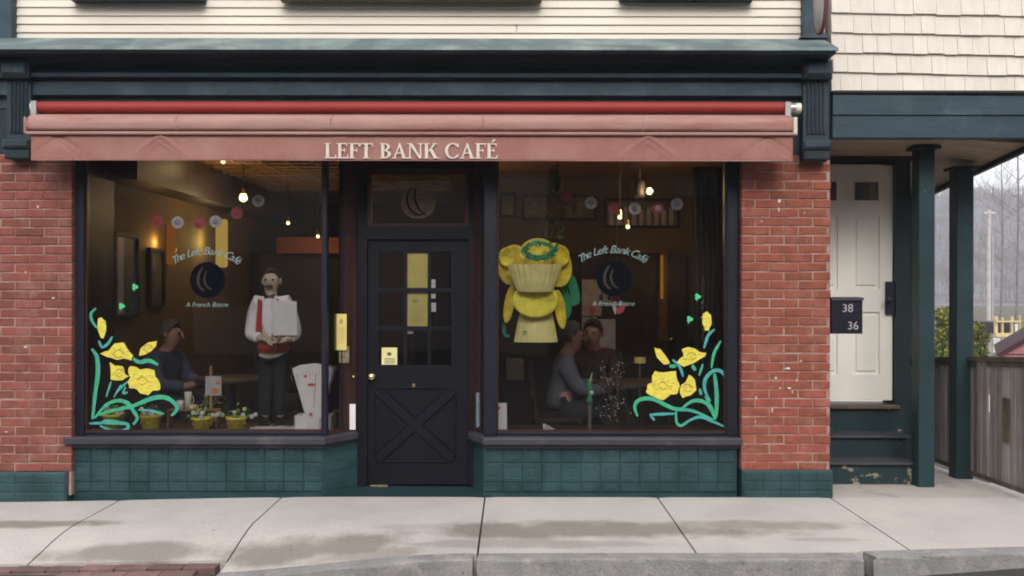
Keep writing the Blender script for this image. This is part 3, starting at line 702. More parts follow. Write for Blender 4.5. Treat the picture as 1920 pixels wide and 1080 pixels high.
# round projecting sign
t = thing('round_sign', (2.24, -.02, 3.66), 'pale oval hanging sign with dark red rim beside the teal corner board', 'sign')
mb = MB(); mb.lathe((2.215, -.28, 3.645), [(0, -.009), (.192, -.009), (.192, .009), (0, .009)], 40, 'x', .66, 1.3); mb.build('disc', 'sign_disc', t)
mb = MB(); mb.lathe((2.215, -.28, 3.645), [(.190, -.012), (.20, -.012), (.20, .012), (.190, .012), (.190, -.012)], 40, 'x', .66, 1.3); mb.build('rim', 'sign_rim', t)
mb = MB(); mb.lathe((2.215, -.28, 3.645), [(.125, -.0105), (.132, -.0105), (.132, -.0095), (.125, -.0095)], 40, 'x', .66, 1.3); mb.build('ring', 'rosette_core', t)
MB().tube([(2.215, .1, 3.92), (2.215, -.45, 3.92)], .012).build('bracket', 'dark_metal', t)

# ------------------------------------------------------------------ awning
aw = thing('awning', (-.74, 0, 2.62), 'retracted red and faded pink awning lettered Left Bank Café above the shopfront', 'awning')
MB().tube([(PX(72, -.15), -.15, 2.88), (PX(1468, -.15), -.15, 2.885)], .043, 20).build('roller', 'roller_red', aw)
for px0, px1, m, r in ((60, 71, 'cream_plastic', .04), (1469, 1490, 'aluminium', .041), (1490, 1500, 'cream_plastic', .04)):
    MB().tube([(PX(px0, -.15), -.15, 2.88), (PX(px1, -.15), -.15, 2.88)], r, 16).build('end_cap', m, aw)
# front bar with cloth wrapped round it
def cloth(x0, x1, prof, name, m, nx=150, amp=.0, wr=None):
    vs = []; k = len(prof)
    for i in range(nx + 1):
        x = x0 + (x1 - x0) * i / nx
        for j, (y, z) in enumerate(prof):
            d = wr(x, j / (k - 1)) if wr else 0
            vs.append((x, y - d, z + (.5 * d if not wr else 0)))
    fs = [(i * k + j, (i + 1) * k + j, (i + 1) * k + j + 1, i * k + j + 1) for i in range(nx) for j in range(k - 1)]
    o = MB().add(vs, fs, True).build(name, m, aw); s_ = o.modifiers.new('solid', 'SOLIDIFY'); s_.thickness = .002; return o
ax0, ax1 = PX(50, -.28), PX(1488, -.28)
barp = [(-.13, 2.84), (-.17, 2.826), (-.22, 2.815), (-.255, 2.80), (-.283, 2.775), (-.292, 2.745), (-.287, 2.712), (-.282, 2.690)]
cloth(ax0, ax1, barp, 'wrapped_cloth', 'awning_top', wr=lambda x, t: .003 * math.sin(x * 2.2) * math.sin(math.pi * t) + .0025 * math.sin(x * 17 + t * 5) * math.sin(math.pi * t))
MB().cbox(ax0 - .003, ax1 + .012, -.296, -.21, 2.658, 2.682, .006).build('front_bar', 'awning_top', aw)
MB().box(ax0 + .01, ax1, -.275, -.19, 2.684, 2.70).build('bar_core', 'black_edge', aw)
folds = [(300, 1.), (1215, 1.), (110, -.8), (1440, -.7), (640, .3), (880, .25)]
def wrv(x, t):
    d = .0035 * math.sin(x * 3.1 + 1) * t
    for f, a in folds:
        u = (x - PX(f, -.27)) / .24
        if abs(u) < 1: d += a * .016 * (1 - abs(u)) * (math.exp(-((t - abs(u)) / .10) ** 2) + .5 * math.exp(-((t - .25 - abs(u)) / .08) ** 2))
    return d
cloth(PX(58, -.27), PX(1486, -.27), [(-.272, 2.657 - .178 * j / 16) for j in range(17)], 'valance', 'awning', nx=360, wr=wrv)
MB().tube([(PX(58, -.27), -.273, 2.478), (PX(1486, -.27), -.273, 2.478)], .0035, 6).build('hem', 'awning_top', aw)
for px in (330, 620, 905, 1205):
    x = PX(px, -.28); MB().tube([(x, y - .002, z) for y, z in barp], .0028, 5).build('seam', 'awning_top', aw); MB().box(x - .004, x + .004, -.2755, -.2735, 2.48, 2.655).build('seam', 'awning', aw)
for px in (75, 1470):
    MB().box(PX(px, -.1) - .02, PX(px, -.1) + .02, -.2, .0, 2.80, 2.92).build('wall_bracket', 'aluminium', aw)
MB().cbox(PX(1487, -.28), PX(1494, -.28), -.30, -.22, 2.665, 2.79, .01).build('arm_end', 'cream_plastic', aw)
MB().cbox(PX(45, -.28), PX(50, -.28), -.30, -.22, 2.665, 2.785, .01).build('arm_end', 'awning_top', aw)
MB().tube([(1.93, -.13, 2.73), (.9, -.19, 2.71)], .016, 8).build('folding_arm', 'aluminium', aw); MB().tube([(-3.4, -.13, 2.73), (-2.3, -.19, 2.71)], .016, 8).build('folding_arm', 'aluminium', aw)
# serif capitals
def serif(ch):
    T, t_, s_ = .17, .075, .05; q = []
    def r(x0, x1, z0, z1): q.append([(x0, z0), (x1, z0), (x1, z1), (x0, z1)])
    def foot(x, z, wd=.30): r(x - wd / 2, x + wd / 2, z, z + s_)
    def arc(cx, cz, rx, rz, a0, a1, thk, n=14):
        for i in range(n):
            u0, u1 = R(a0 + (a1 - a0) * i / n), R(a0 + (a1 - a0) * (i + 1) / n)
            k0, k1 = [t_ + (thk - t_) * abs(math.cos(u)) ** 1.3 for u in (u0, u1)]
            q.append([(cx + rx * math.cos(u0), cz + rz * math.sin(u0)), (cx + rx * math.cos(u1), cz + rz * math.sin(u1)), (cx + (rx - k1) * math.cos(u1), cz + (rz - k1) * math.sin(u1)), (cx + (rx - k0) * math.cos(u0), cz + (rz - k0) * math.sin(u0))])
    if ch in 'LEFÉ':
        r(.10, .10 + T, 0, 1); foot(.185, 0, .36); foot(.185, .95, .36); wd = .66
        if ch in 'LEÉ': r(.1, .62, 0, t_); q.append([(.56, 0), (.64, 0), (.66, .24), (.61, .24)])
        if ch in 'EFÉ': r(.1, .58, 1 - t_, 1); q.append([(.53, 1), (.59, 1), (.59, .78), (.55, .78)]); r(.2, .46, .49, .49 + t_); r(.43, .475, .40, .65)
        if ch == 'É': q.append([(.30, 1.08), (.38, 1.06), (.56, 1.24), (.44, 1.27)])
        if ch == 'F': wd = .60
    elif ch == 'T':
        r(.28, .28 + T, 0, 1); foot(.365, 0, .38); r(.02, .72, 1 - t_, 1); q += [[(.02, 1), (.07, 1), (.05, .76), (.0, .76)], [(.67, 1), (.72, 1), (.74, .76), (.69, .76)]]; wd = .74
    elif ch == 'B':
        r(.10, .10 + T, 0, 1); foot(.17, 0, .3); foot(.17, .95, .3); arc(.30, .755, .27, .245, -90, 90, .15); arc(.30, .27, .33, .27, -90, 90, .16); r(.2, .32, .925, 1); r(.2, .32, .47, .54); r(.2, .32, 0, .075); wd = .68
    elif ch == 'A':
        q += [[(.10, 0), (.18, 0), (.43, .86), (.40, 1.0)], [(.58, 0), (.77, 0), (.45, 1.03), (.36, .98)]]; r(.22, .60, .32, .385); foot(.13, 0, .28); foot(.69, 0, .34); wd = .82
    elif ch == 'N':
        r(.12, .20, 0, 1); r(.70, .78, 0, 1); q.append([(.10, 1), (.28, 1), (.79, .0), (.66, .0)]); foot(.16, 0, .28); foot(.14, .95, .28); foot(.74, .95, .28); wd = .88
    elif ch == 'K':
        r(.10, .10 + T, 0, 1); foot(.185, 0, .34); foot(.185, .95, .34); q += [[(.26, .46), (.36, .50), (.68, .96), (.58, .98)], [(.34, .58), (.50, .62), (.80, .0), (.60, .0)]]; foot(.62, .95, .26); foot(.70, 0, .32); wd = .82
    elif ch == 'C':
        arc(.45, .5, .42, .52, 42, 318, .17, 26); q += [[(.70, .98), (.76, .98), (.77, .70), (.72, .70)], [(.70, .10), (.76, .16), (.79, .28), (.73, .26)]]; wd = .82
    return q, wd
txt = 'LEFT BANK CAFÉ'; tot = sum((.34 if c == ' ' else serif(c)[1]) for c in txt); X0, X1 = PX(607, -.29), PX(933, -.29); kx = (X1 - X0) / tot; hz = 28.5 * 6.71 / 1750; zb_ = PZ(297, -.29); cur = X0
for c in txt:
    if c == ' ': cur += .34 * kx; continue
    q, wd = serif(c); mb = MB()
    for k, pts in enumerate(q): mb.prism([(cur + x * kx, -.2835 - .0001 * k, zb_ + z_ * hz) for x, z_ in pts], (0, .003, 0))
    mb.build('letter', 'letter_cream', aw); cur += wd * kx

# ------------------------------------------------------------------ interior
def wall(name, m, *a): return struct(MB().box(*a).build(name, m))
wall('interior_floor', 'floor_dark', -3.4, 2.3, .42, 6.5, -.05, .03)
wall('interior_ceiling', 'ceiling_brown', -3.4, 2.3, .40, 6.5, 2.76, 2.95)
wall('interior_wall', 'wall_tan', -3.4, -3.27, .42, 6.5, .03, 2.76)
wall('interior_wall', 'wall_brown', 2.15, 2.3, .42, 6.5, .03, 2.76)
wall('interior_wall', 'wall_brown', -3.27, 2.15, 6.3, 6.5, .03, 2.76)
wall('interior_beam', 'wood_dark', -3.27, -2.98, .42, 6.3, 2.42, 2.76)
wall('interior_wall', 'wall_tan', -.15, 2.05, 3.3, 3.4, 1.95, 2.759)
wall('interior_wall', 'wood_dark', -.15, 2.05, 3.42, 3.5, .03, 1.95)
wall('interior_wainscot', 'wall_brown', -.15, 2.05, 3.28, 3.41, .03, .98)
wall('interior_wall', 'wall_tan', 1.62, 2.05, 3.28, 3.41, .98, 1.949)
wall('interior_wall', 'wall_brown', -.25, -.152, 3.0, 6.3, .03, 2.758)
wall('interior_wall', 'wall_brown', -3.26, -1.2, 4.6, 4.7, .03, 1.97)
ceil = bpy.data.objects['interior_ceiling']
# pressed ceiling ribs near the lamp
for i in range(14): MB().box(-3.0, -.2, 1.1 + i * .25, 1.13 + i * .25, 2.742, 2.759).build('ceiling_rib', 'ceiling_brown', ceil)
for i in range(12): MB().box(-2.9 + i * .25, -2.87 + i * .25, 1.1, 4.4, 2.748, 2.7585).build('ceiling_rib', 'ceiling_brown', ceil)
# window ledges (display boards inside)
lgl = struct(MB().prism([(-3.24, .17, .40), (-1.46, .17, .40), (-1.30, .38, .40), (-1.30, .68, .40), (-3.24, .68, .40)], (0, 0, .045)).build('window_ledge', 'wood_dark'))
lgr = struct(MB().prism([(-.16, .17, .40), (1.70, .17, .40), (1.70, .60, .40), (-.25, .60, .40), (-.25, .38, .40)], (0, 0, .045)).build('window_ledge', 'wood_dark'))
wall('ledge_front', 'wall_brown', -3.24, -1.30, .64, .66, .03, .399); wall('ledge_front', 'wall_brown', -.25, 1.70, .56, .58, .03, .399)
wall('interior_wall', 'wood_dark', 1.72, 2.15, .43, .60, .03, 2.758)
wall('interior_wall', 'wood_dark', -3.27, -3.24, .16, .60, .446, 2.758)
# orange lit header
t = MB().box(PX(520, 4.4), PX(640, 4.4), 4.35, 4.5, PZ(476, 4.4), PZ(446, 4.4)).build('bar_header', 'orange_wall'); tag(t, 'orange lit header hanging over the dark bar at the back of the room', 'header')

def point(x, y, z, e, c=(1, .66, .32), r=.05):
    l = bpy.data.lights.new('point_light', 'POINT'); l.energy = e * .75; l.color = c; l.shadow_soft_size = r
    o = bpy.data.objects.new('point_light', l); COL.objects.link(o); o.location = (x, y, z); return o
def pendant(px, py, Y, label, small=False, e=4, rod=2.76):
    x, y, z = P(px, py, Y)
    t = thing('pendant_lamp', (x, y, rod), label, 'lamp')
    r = .042 if not small else .022
    if small: MB().lathe((x, y, z), [(0, -r), (r * .8, -r * .6), (r, 0), (r * .7, r * .7), (0, r)], 12).build('bulb', 'bulb_small', t)
    else: MB().lathe((x, y, z), [(0, -r), (r * .8, -r * .6), (r, 0), (r * .7, r * .9), (.015, r * 1.5)], 14).build('bulb', 'bulb', t)
    MB().tube([(x, y, z + r), (x, y, rod)], .006, 6).build('cord', 'black_edge', t)
    MB().lathe((x, y, z + r * 1.0), [(.012, .05), (.02, .02), (.028, 0)], 12).build('socket', 'brass', t)
    l = point(x, y, z, e); l.parent = t; l.location = Vector((x, y - .01, z - .07)) - Vector(t.location); return t
pendant(456, 372, 2.2, 'bright bare bulb hanging highest over the left window dining room', e=9)
gl = point(*P(456, 345, 2.0), 75, (1, .55, .14)); gl.parent = bpy.data.objects['pendant_lamp']; gl.location = Vector((P(436, 350, 3.4)[0], 3.4, 2.60)) - Vector(gl.parent.location)  # added light without a bulb, set under the ceiling to make its amber glow
pendant(293, 306, 1.0, 'glowing bulb near the ceiling at the far left of the left window', small=True, e=2.5)
pendant(418, 304, 1.7, 'glowing bulb near the ceiling between the two brighter lamps of the left window', small=True, e=2.5)
pendant(540, 419, 3.6, 'tiny bulb far back between the white rosette and the corner post', small=True, e=1.2)
pendant(596, 444, 3.9, 'tiny bulb shining on the orange header at the back', small=True, e=3)
pendant(1162, 407, 1.6, 'small white bulb hanging below the red rosette in the right window', small=True, e=2)
pendant(1177, 425, 1.9, 'smallest white bulb low under the rosettes in the right window', small=True, e=1)
def spot(px, py, Y, label, lit):
    x, y, z = P(px, py, Y); t = thing('ceiling_spotlight', (x, y, 2.76), label, 'spotlight')
    MB().tube([(x, y, z), (x, y, 2.76)], .01, 6).build('stem', 'black_edge', t)
    MB().lathe((x, y, z), [(0, -.09), (.05, -.09), (.055, -.05), (.05, .05), (.02, .08), (0, .08)], 14).build('can', 'black_edge', t)
    if lit:
        bx, by, bz = P(1218, 358, Y - .05); MB().lathe((bx, by, bz), [(0, -.035), (.03, -.02), (.034, .01), (0, .035)], 12, 'x').build('bulb', 'bulb', t)
        MB().tube([(x, y, z), (bx - .02, by, bz)], .018, 8).build('neck', 'black_edge', t)
        l = point(bx, by, bz, 7); l.parent = t; l.location = Vector((bx, by - .08, bz)) - Vector(t.location)
spot(1199, 352, 1.6, 'black ceiling spotlight with a lit bulb above the right window rosettes', True)
spot(1046, 345, 1.6, 'black unlit ceiling spotlight above the green vine', False)
# sconces on the left room walls
def sconce(x0, x1, z0, z1, Y, m, label, e, c):
    t = thing('wall_sconce', ((x0 + x1) / 2, Y + .05, z0), label, 'lamp')
    cx = (x0 + x1) / 2; rr_ = (x1 - x0) / 2
    MB().lathe((cx, Y, z0), [(rr_ * .8, 0), (rr_, .02), (rr_, z1 - z0 - .02), (rr_ * .8, z1 - z0)], 14, 'z', 1, .5).build('shade', m, t)
    MB().box(cx - .02, cx + .02, Y, Y + .12, z0 + .1, z0 + .16).build('arm', 'brass', t)
    l = point(cx, Y - .25, (z0 + z1) / 2, e, c); l.parent = t; l.location = Vector((cx, Y - .3, (z0 + z1) / 2)) - Vector(t.location)
Ys = 3.1; sconce(PX(404, Ys), PX(427, Ys), PZ(502, Ys), PZ(412, Ys), Ys, 'shade_yellow', 'tall yellow glowing sconce behind the arched lettering of the left window', 3, (1, .75, .25))
Ys = 1.85; sconce(PX(308, Ys), PX(330, Ys), PZ(497, Ys), PZ(420, Ys), Ys, 'shade_orange', 'orange glowing sconce under the white rosette in the left window', 3, (1, .45, .12))
Ys = 3.2; x = PX(1241, Ys); sconce(x - .016, x + .016, PZ(560, Ys), PZ(478, Ys), Ys, 'strip_orange', 'thin orange glowing strip beside the dark doorway in the right window', 1.2, (1, .5, .15))
point(-.2, 2.2, 2.3, 3)  # loose point light in mid room, no fixture modelled
# framed pictures
def frame(x0, x1, z0, z1, Y, label, m='picture', onwall=None):
    t = thing('wall_picture', ((x0 + x1) / 2, Y, z0), label, 'picture'); b = .03
    MB().box(x0, x1, Y - .03, Y, z0, z0 + b).box(x0, x1, Y - .03, Y, z1 - b, z1).box(x0, x0 + b, Y - .03, Y, z0 + b, z1 - b).box(x1 - b, x1, Y - .03, Y, z0 + b, z1 - b).build('frame', 'black_edge', t)
    MB().box(x0 + b, x1 - b, Y - .015, Y, z0 + b, z1 - b).build('print', m, t); return t
Yw = 3.297
frame(PX(936, Yw), PX(967, Yw), PZ(408, Yw), PZ(362, Yw), Yw, 'small dark picture at the left end of the tan wall row')
f2 = frame(PX(978, Yw), PX(1118, Yw), PZ(414, Yw), PZ(366, Yw), Yw, 'long dark picture above the big yellow paper flower')
f3 = frame(PX(1132, Yw), PX(1274, Yw), PZ(428, Yw), PZ(372, Yw), Yw, 'long dark picture of pale upright shapes behind the rosettes')
mb = MB()
for i in range(9): mb.box(PX(1142 + i * 14, Yw), PX(1150 + i * 14, Yw), Yw - .018, Yw - .0155, PZ(422, Yw), PZ(398 - (i % 3) * 5, Yw))
mb.build('pale_shape', 'picture_pale', f3)
mb = MB()
for i in range(5): pdisc(mb, 1000 + i * 22, 392 + (i % 2) * 6, 8, 14, Yw - .0155, .002, 10)
mb.build('pale_shape', 'emblem_tan', f2)
def sideframe(y0, y1, z0, z1, label, m, xw=-3.27):
    t = thing('wall_picture', (xw, (y0 + y1) / 2, z0), label, 'picture'); b = .035
    MB().box(xw, xw + .035, y0, y1, z0, z0 + b).box(xw, xw + .035, y0, y1, z1 - b, z1).box(xw, xw + .035, y0, y0 + b, z0 + b, z1 - b).box(xw, xw + .035, y1 - b, y1, z0 + b, z1 - b).build('frame', 'black_edge', t)
    MB().box(xw, xw + .015, y0 + b, y1 - b, z0 + b, z1 - b).build('print', m, t); return t
t = sideframe(.62, 1.12, 1.30, 2.02, 'tall framed picture with a painted pale window reflection on the left side wall', 'picture')
MB().box(-3.254, -3.245, .65, .80, 1.34, 1.98).build('painted_reflection', 'picture_pale', t)  # pale slab: the window's reflection on the picture, painted as colour
sideframe(1.36, 1.72, 1.38, 1.92, 'smaller dark framed picture further along the left side wall', 'picture')
# dark door in the right back wall and hanging curtain
t = thing('interior_door', (PX(1270, 3.2), 3.25, .03), 'black door standing at the back right behind the right window', 'door')
MB().box(PX(1253, 3.2), PX(1288, 3.2), 3.2, 3.26, .03, 1.94).build('leaf', 'black_edge', t); MB().ball((PX(1258, 3.2), 3.18, 1.0), .025).build('knob', 'brass', t)
mb = MB(); vs = []; n = 40
x0, x1 = PX(1305, .5), PX(1362, .5)
for i in range(n + 1):
    x = x0 + (x1 - x0) * i / n; y = .62 + .035 * math.sin(i * .9)
    vs += [(x, y, .46), (x, y, 2.55)]
mb.add(vs, [(2 * i, 2 * i + 2, 2 * i + 3, 2 * i + 1) for i in range(n)], True)
c_ = tag(mb.build('curtain', 'curtain'), 'dark brown curtain hanging in folds at the right end of the right window', 'curtain'); c_.modifiers.new('s', 'SOLIDIFY').thickness = .006

# dark panel with flat pale rectangles and colour dots behind the right window
Yp = 2.2; t = thing('patch_panel', (PX(1125, Yp), Yp, .9), 'dark panel with pale rectangles and red and blue dots behind the right window emblem', 'board')
MB().box(PX(1088, Yp), PX(1158, Yp), Yp, Yp + .02, PZ(662, Yp), PZ(520, Yp)).build('backing', 'wall_brown', t)
for q in ((1091, 1128, 592, 524), (1091, 1119, 636, 594), (1121, 1154, 656, 598), (1130, 1156, 570, 532)):
    MB().box(PX(q[0], Yp), PX(q[1], Yp), Yp - .004, Yp - .001, PZ(q[2], Yp), PZ(q[3], Yp)).build('paper', 'picture_pale', t)
for q, m in (((1110, 582, 6, 8), 'red_mark'), ((1127, 557, 4, 6), 'blue_mark'), ((1134, 545, 3, 3), 'blue_mark')):
    mb = MB(); pdisc(mb, *q, Yp - .006, .003, 10); mb.build('colour_dot', m, t)
MB().box(PX(1120, Yp), PX(1124, Yp), Yp, Yp + .03, .03, PZ(660, Yp)).build('stand', 'black_edge', t)
# little red white blue ornament hanging just inside the glass
Yo = .25; t = thing('fabric_ornament', P(1158, 560, Yo), 'small red white and blue fabric bow hanging under the right window emblem', 'ornament')
for pts, m in (([(1145, 562), (1152, 553), (1160, 556), (1165, 566), (1152, 566)], 'red_mark'), ([(1153, 582), (1163, 573), (1173, 574), (1168, 585), (1158, 590)], 'red_mark'), ([(1148, 566), (1164, 564), (1166, 572), (1150, 574)], 'paper_white'), ([(1147, 571), (1152, 566), (1157, 582), (1153, 590)], 'paper_white'), ([(1138, 556), (1146, 553), (1146, 562), (1140, 564)], 'blue_mark')):
    mb = MB(); poly(mb, pts, Yo, .012); mb.build('ribbon_loop', m, t, bevel=.002)
MB().tube([P(1156, 560, Yo - .006), P(1156, 420, Yo)], .0015, 4).build('thread', 'twig', t)

# rosettes on a thread
def garland(label, pts, Y):
    t = thing('rosette_garland', P(*pts[0][:2], Y), label, 'garland')
    for px, py, k in pts:
        x, y, z = P(px, py, Y); m = 'rosette_red' if k == 'r' else 'rosette_white'; n = 28
        vs = []; 
        for i in range(n):
            a = 2 * math.pi * i / n; rr = .050 * (1 if i % 2 else .90); vs.append((x + rr * math.cos(a), y - (.004 if i % 2 else 0), z + rr * math.sin(a)))
        vs.append((x, y - .008, z)); mb = MB(); mb.add(vs, [(i, (i + 1) % n, n) for i in range(n)])
        mb.add([(v[0], v[1] + .006, v[2]) for v in vs], [((i + 1) % n, i, n) for i in range(n)])
        o = mb.build('rosette', m, t); MB().lathe((x, y - .008, z), [(0, -.006), (.018, -.005), (.024, 0)], 12, 'y').build('centre', 'rosette_core' if k == 'w' else 'rosette_white' if px % 2 else 'rosette_red', o)
    MB().tube([(P(a, b - 6, Y + .004)) for a, b, k in pts], .0015, 4).build('thread', 'twig', t)
garland('string of red and white paper rosettes across the left window', [(296, 415, 'r'), (333, 418, 'w'), (374, 418, 'r'), (404, 416, 'w'), (444, 400, 'r'), (484, 377, 'w')], .22)
garland('string of red and white paper rosettes across the right window', [(1060, 366, 'r'), (1108, 380, 'w'), (1152, 390, 'r'), (1190, 391, 'w'), (1233, 390, 'r'), (1269, 382, 'w')], .22)

# the big paper daffodil -------------------------------------------------
Yd = .38; fl = thing('paper_daffodil', P(1003, 640, Yd), 'huge yellow paper daffodil hanging in the right window', 'paper flower')
def petal(cx, cy, rx, ry, Y, m, rot=0, cup=.05, name='petal', zf=1, half=None):
    n, k = 24, 6; vs = [P(cx, cy, Y)]; c, s_ = math.cos(rot), math.sin(rot)
    for j in range(1, k + 1):
        for i in range(n):
            a = 2 * math.pi * i / n; u, v = rx * math.cos(a) * j / k, ry * math.sin(a) * j / k
            x, y, z = P(cx + u * c - v * s_, cy + u * s_ + v * c, Y); vs.append((x, Y - cup * (j / k) ** 2 * zf + .006 * math.sin(a * 6) * (j / k), z))
    fs = [(0, 1 + i, 1 + (i + 1) % n) for i in range(n)] + [(1 + (j - 1) * n + i, 1 + j * n + i, 1 + j * n + (i + 1) % n, 1 + (j - 1) * n + (i + 1) % n) for j in range(1, k) for i in range(n)]
    o = MB().add(vs, fs, True).build(name, m, fl); o.modifiers.new('s', 'SOLIDIFY').thickness = .003; return o
petal(962, 497, 29, 38, Yd + .02, 'petal_gold', R(8)); petal(1043, 497, 28, 42, Yd + .02, 'petal_gold', R(-12)); petal(1008, 475, 34, 28, Yd + .04, 'petal_yellow')
petal(950, 482, 15, 18, Yd + .0, 'petal_yellow', R(0)); petal(1050, 480, 17, 20, Yd + .0, 'petal_gold', 0)
# pleated pale trumpet, mouth up
def trumpet(cx, y0, y1, r0, r1, Y, m, pleat=.05, name='trumpet', n=48):
    vs = []; k = 6
    for j in range(k + 1):
        t_ = j / k; py = y0 + (y1 - y0) * t_; rpx = r0 + (r1 - r0) * t_ ** .8; x, _, z = P(cx, py, Y); rr = rpx * (7 + Y) / 1750
        for i in range(n):
            a = 2 * math.pi * i / n; q = rr * (1 + pleat * (1 if i % 2 else -1) * t_); vs.append((x + q * math.cos(a), Y + .45 * q * math.sin(a), z))
    o = MB().add(vs, [(j * n + i, j * n + (i + 1) % n, (j + 1) * n + (i + 1) % n, (j + 1) * n + i) for j in range(k) for i in range(n)]).build(name, m, fl)
    o.modifiers.new('s', 'SOLIDIFY').thickness = .002; return o
trumpet(1003, 547, 496, 33, 50, Yd - .13, 'petal_pale', .035)
trumpet(1005, 585, 641, 30, 41, Yd, 'petal_pale', .015)
for cx, cy, rx, ry, Y, m, r_ in ((1004, 562, 43, 33, Yd - .10, 'petal_yellow', 0), (1050, 580, 10, 37, Yd - .03, 'petal_gold', R(-8)), (955, 570, 9, 36, Yd - .02, 'petal_gold', R(10))): petal(cx, cy, rx, ry, Y, m, r_, .03)
mb = MB()
for i in range(60):
    a = random.uniform(0, 2 * math.pi); q = random.uniform(.75, 1.1); x, y, z = P(1012 + 30 * q * math.cos(a), 470 + 15 * q * math.sin(a), Yd - .16)
    d = Vector((random.uniform(-1, 1), random.uniform(-.6, .6), random.uniform(-1, 1))).normalized() * .03; e = Vector((d.z, 0, -d.x)) * .4; p = Vector((x, y, z)); mb.add([p - d, p - e, p + d, p + e], [(0, 1, 2, 3)])
mb.tube([P(1012 + 26 * math.cos(a * .35), 468 + 13 * math.sin(a * .35), Yd - .15) for a in range(19)], .012, 8)
mb.tube([P(a, b, Yd - .16) for a, b in ((990, 480), (1005, 487), (1022, 482), (1040, 465), (1046, 457))], .012, 8)
mb.build('leaf_wreath', 'leaf_green', fl)
def leaf(pts, w0, m, Y, name='leaf'):
    mb = MB().ribbon(pxpts(pts, Y), w0, Y, .004); mb.build(name, m, fl)
leaf([(958, 540), (952, 570), (947, 605), (946, 626), (956, 630)], .028, 'leaf_green', Yd + .01)
leaf([(1055, 500), (1070, 525), (1079, 560), (1070, 568)], .08, 'leaf_green', Yd + .05); leaf([(1052, 520), (1062, 560), (1063, 585), (1054, 600)], .07, 'leaf_green', Yd + .08)
leaf([(980, 621), (988, 622)], .015, 'leaf_green', Yd - .09)
MB().tube([P(1010, 455, Yd), P(1010, 300, Yd)], .002, 4).build('thread', 'twig', fl)
# hanging vine above it
def vine(name, label, cx, y0, y1, wd, Y, m, n, thn, beads=0):
    t = thing(name, P(cx, y0, Y), label, 'plant' if beads == 0 else 'ornament'); mb = MB(); st = MB()
    for k in range(thn):
        p = [(cx + random.uniform(-.3, .3) * wd, y0)]
        for j in range(6): p.append((p[-1][0] + random.uniform(-.25, .25) * wd, y0 + (y1 - y0) * (j + 1) / 6))
        yy = Y + random.uniform(-.06, .06); st.tube([P(a, b, yy) for a, b in p], .0025, 4)
        for _ in range(n):
            u = random.uniform(0, 5.99); i = int(u); f = u - i; a = p[i][0] * (1 - f) + p[i + 1][0] * f; b = p[i][1] * (1 - f) + p[i + 1][1] * f
            q = Vector(P(a + random.uniform(-6, 6), b + random.uniform(-4, 4), yy + random.uniform(-.03, .03)))
            if beads: mb.ball(q, random.uniform(.003, .0065), n=6)
            else:
                d = Vector((random.uniform(-1, 1), random.uniform(-.6, .6), random.uniform(-1, 1))).normalized() * random.uniform(.012, .022); e = Vector((d.z, 0, -d.x)) * .5; mb.add([q - d, q - e, q + d, q + e], [(0, 1, 2, 3)])
    st.build('stem', 'twig' if beads else 'vine', t); mb.build('bead_cluster' if beads else 'leaves', m, t); return t
vine('hanging_vine', 'thin green vine trailing down over the big paper daffodil', 1032, 312, 448, 34, .5, 'vine', 22, 6)
mb = MB(); 
t = vine('bead_twigs', 'sparkling twigs hung with clear beads low in the right window', 1155, 798, 680, 60, .38, 'bead', 8, 8, 1)
vine('thin_twig', 'bare upright twig with tiny white tips by the right window edge', 1318, 640, 520, 8, .3, 'bead', 3, 2, 1)
# green bottle-like ornament beside the beads
t = thing('green_figure', P(1108, 760, .36), 'small green and white figurine in front of the seated man', 'figurine')
x, y, z = P(1106, 757, .36); MB().lathe((x, y, z), [(.0, 0), (.02, .0), (.025, .03), (.012, .09), (.02, .12), (.016, .17), (0, .19)], 12).build('body', 'leaf_green', t)
MB().ball((x + .012, y - .02, z + .09), .018, n=8).build('white_patch', 'paper_white', t); MB().tube([(x, y, z + .17), (x + .02, y, z + .25)], [.012, .003], 6).build('leaf_tip', 'leaf_fresh', t)
MB().box(x - .012, x + .012, y - .01, y + .01, .446, z).build('peg', 'twig', t)

# flat papers along the sills
def paper(px0, px1, py0, py1, Y, label, m='paper_white', mark=None, name='paper_card'):
    x0, x1, z0, z1 = PX(px0, Y), PX(px1, Y), PZ(py1, Y), PZ(py0, Y)
    t = thing(name, ((x0 + x1) / 2, Y, z0), label, 'card'); MB().prism([(x0, Y, z0), (x1, Y, z0), (x1 - .002, Y + .015, z1), (x0 + .002, Y + .015, z1)], (0, .002, 0)).build('sheet', m, t)
    if mark: mb = MB(); pdisc(mb, *mark, Y - .003, .001, 10); mb.build('mark', 'red_mark', t)
paper(927, 951, 756, 806, .18, 'white card with a pink mark at the left foot of the right window', mark=(936, 765, 3, 3))
paper(572, 599, 775, 812, .18, 'white card with a pink spot leaning against the weighing scale', mark=(583, 777, 3.5, 3))
t = thing('crumpled_paper', P(1030, 806, .25), 'crumpled white paper lying on the right window ledge', 'paper')
mb = MB(); mb.add([P(1018, 794, .25), P(1026, 796, .2), P(1042, 805, .25), P(1019, 806, .2), P(1030, 800, .3)], [(0, 1, 3), (1, 2, 3), (0, 4, 1), (1, 4, 2)]); mb.build('sheet', 'paper_white', t)
t = tag(MB().prism([(-3.20, .18, .446), (-2.0, .18, .446), (-2.0, .27, .446), (-3.20, .27, .446)], (0, 0, .012)).build('turf_strip', 'turf'), 'strip of bright artificial grass along the left window ledge', 'grass strip')
mb = MB(); n = 24; vs = []
for i in range(n + 1):
    for j in range(5): vs.append((PX(470, .3) + (PX(625, .3) - PX(470, .3)) * i / n, .2 + .06 * j, .452 + random.uniform(0, .018)))
mb.add(vs, [(i * 5 + j, (i + 1) * 5 + j, (i + 1) * 5 + j + 1, i * 5 + j + 1) for i in range(n) for j in range(4)], True)
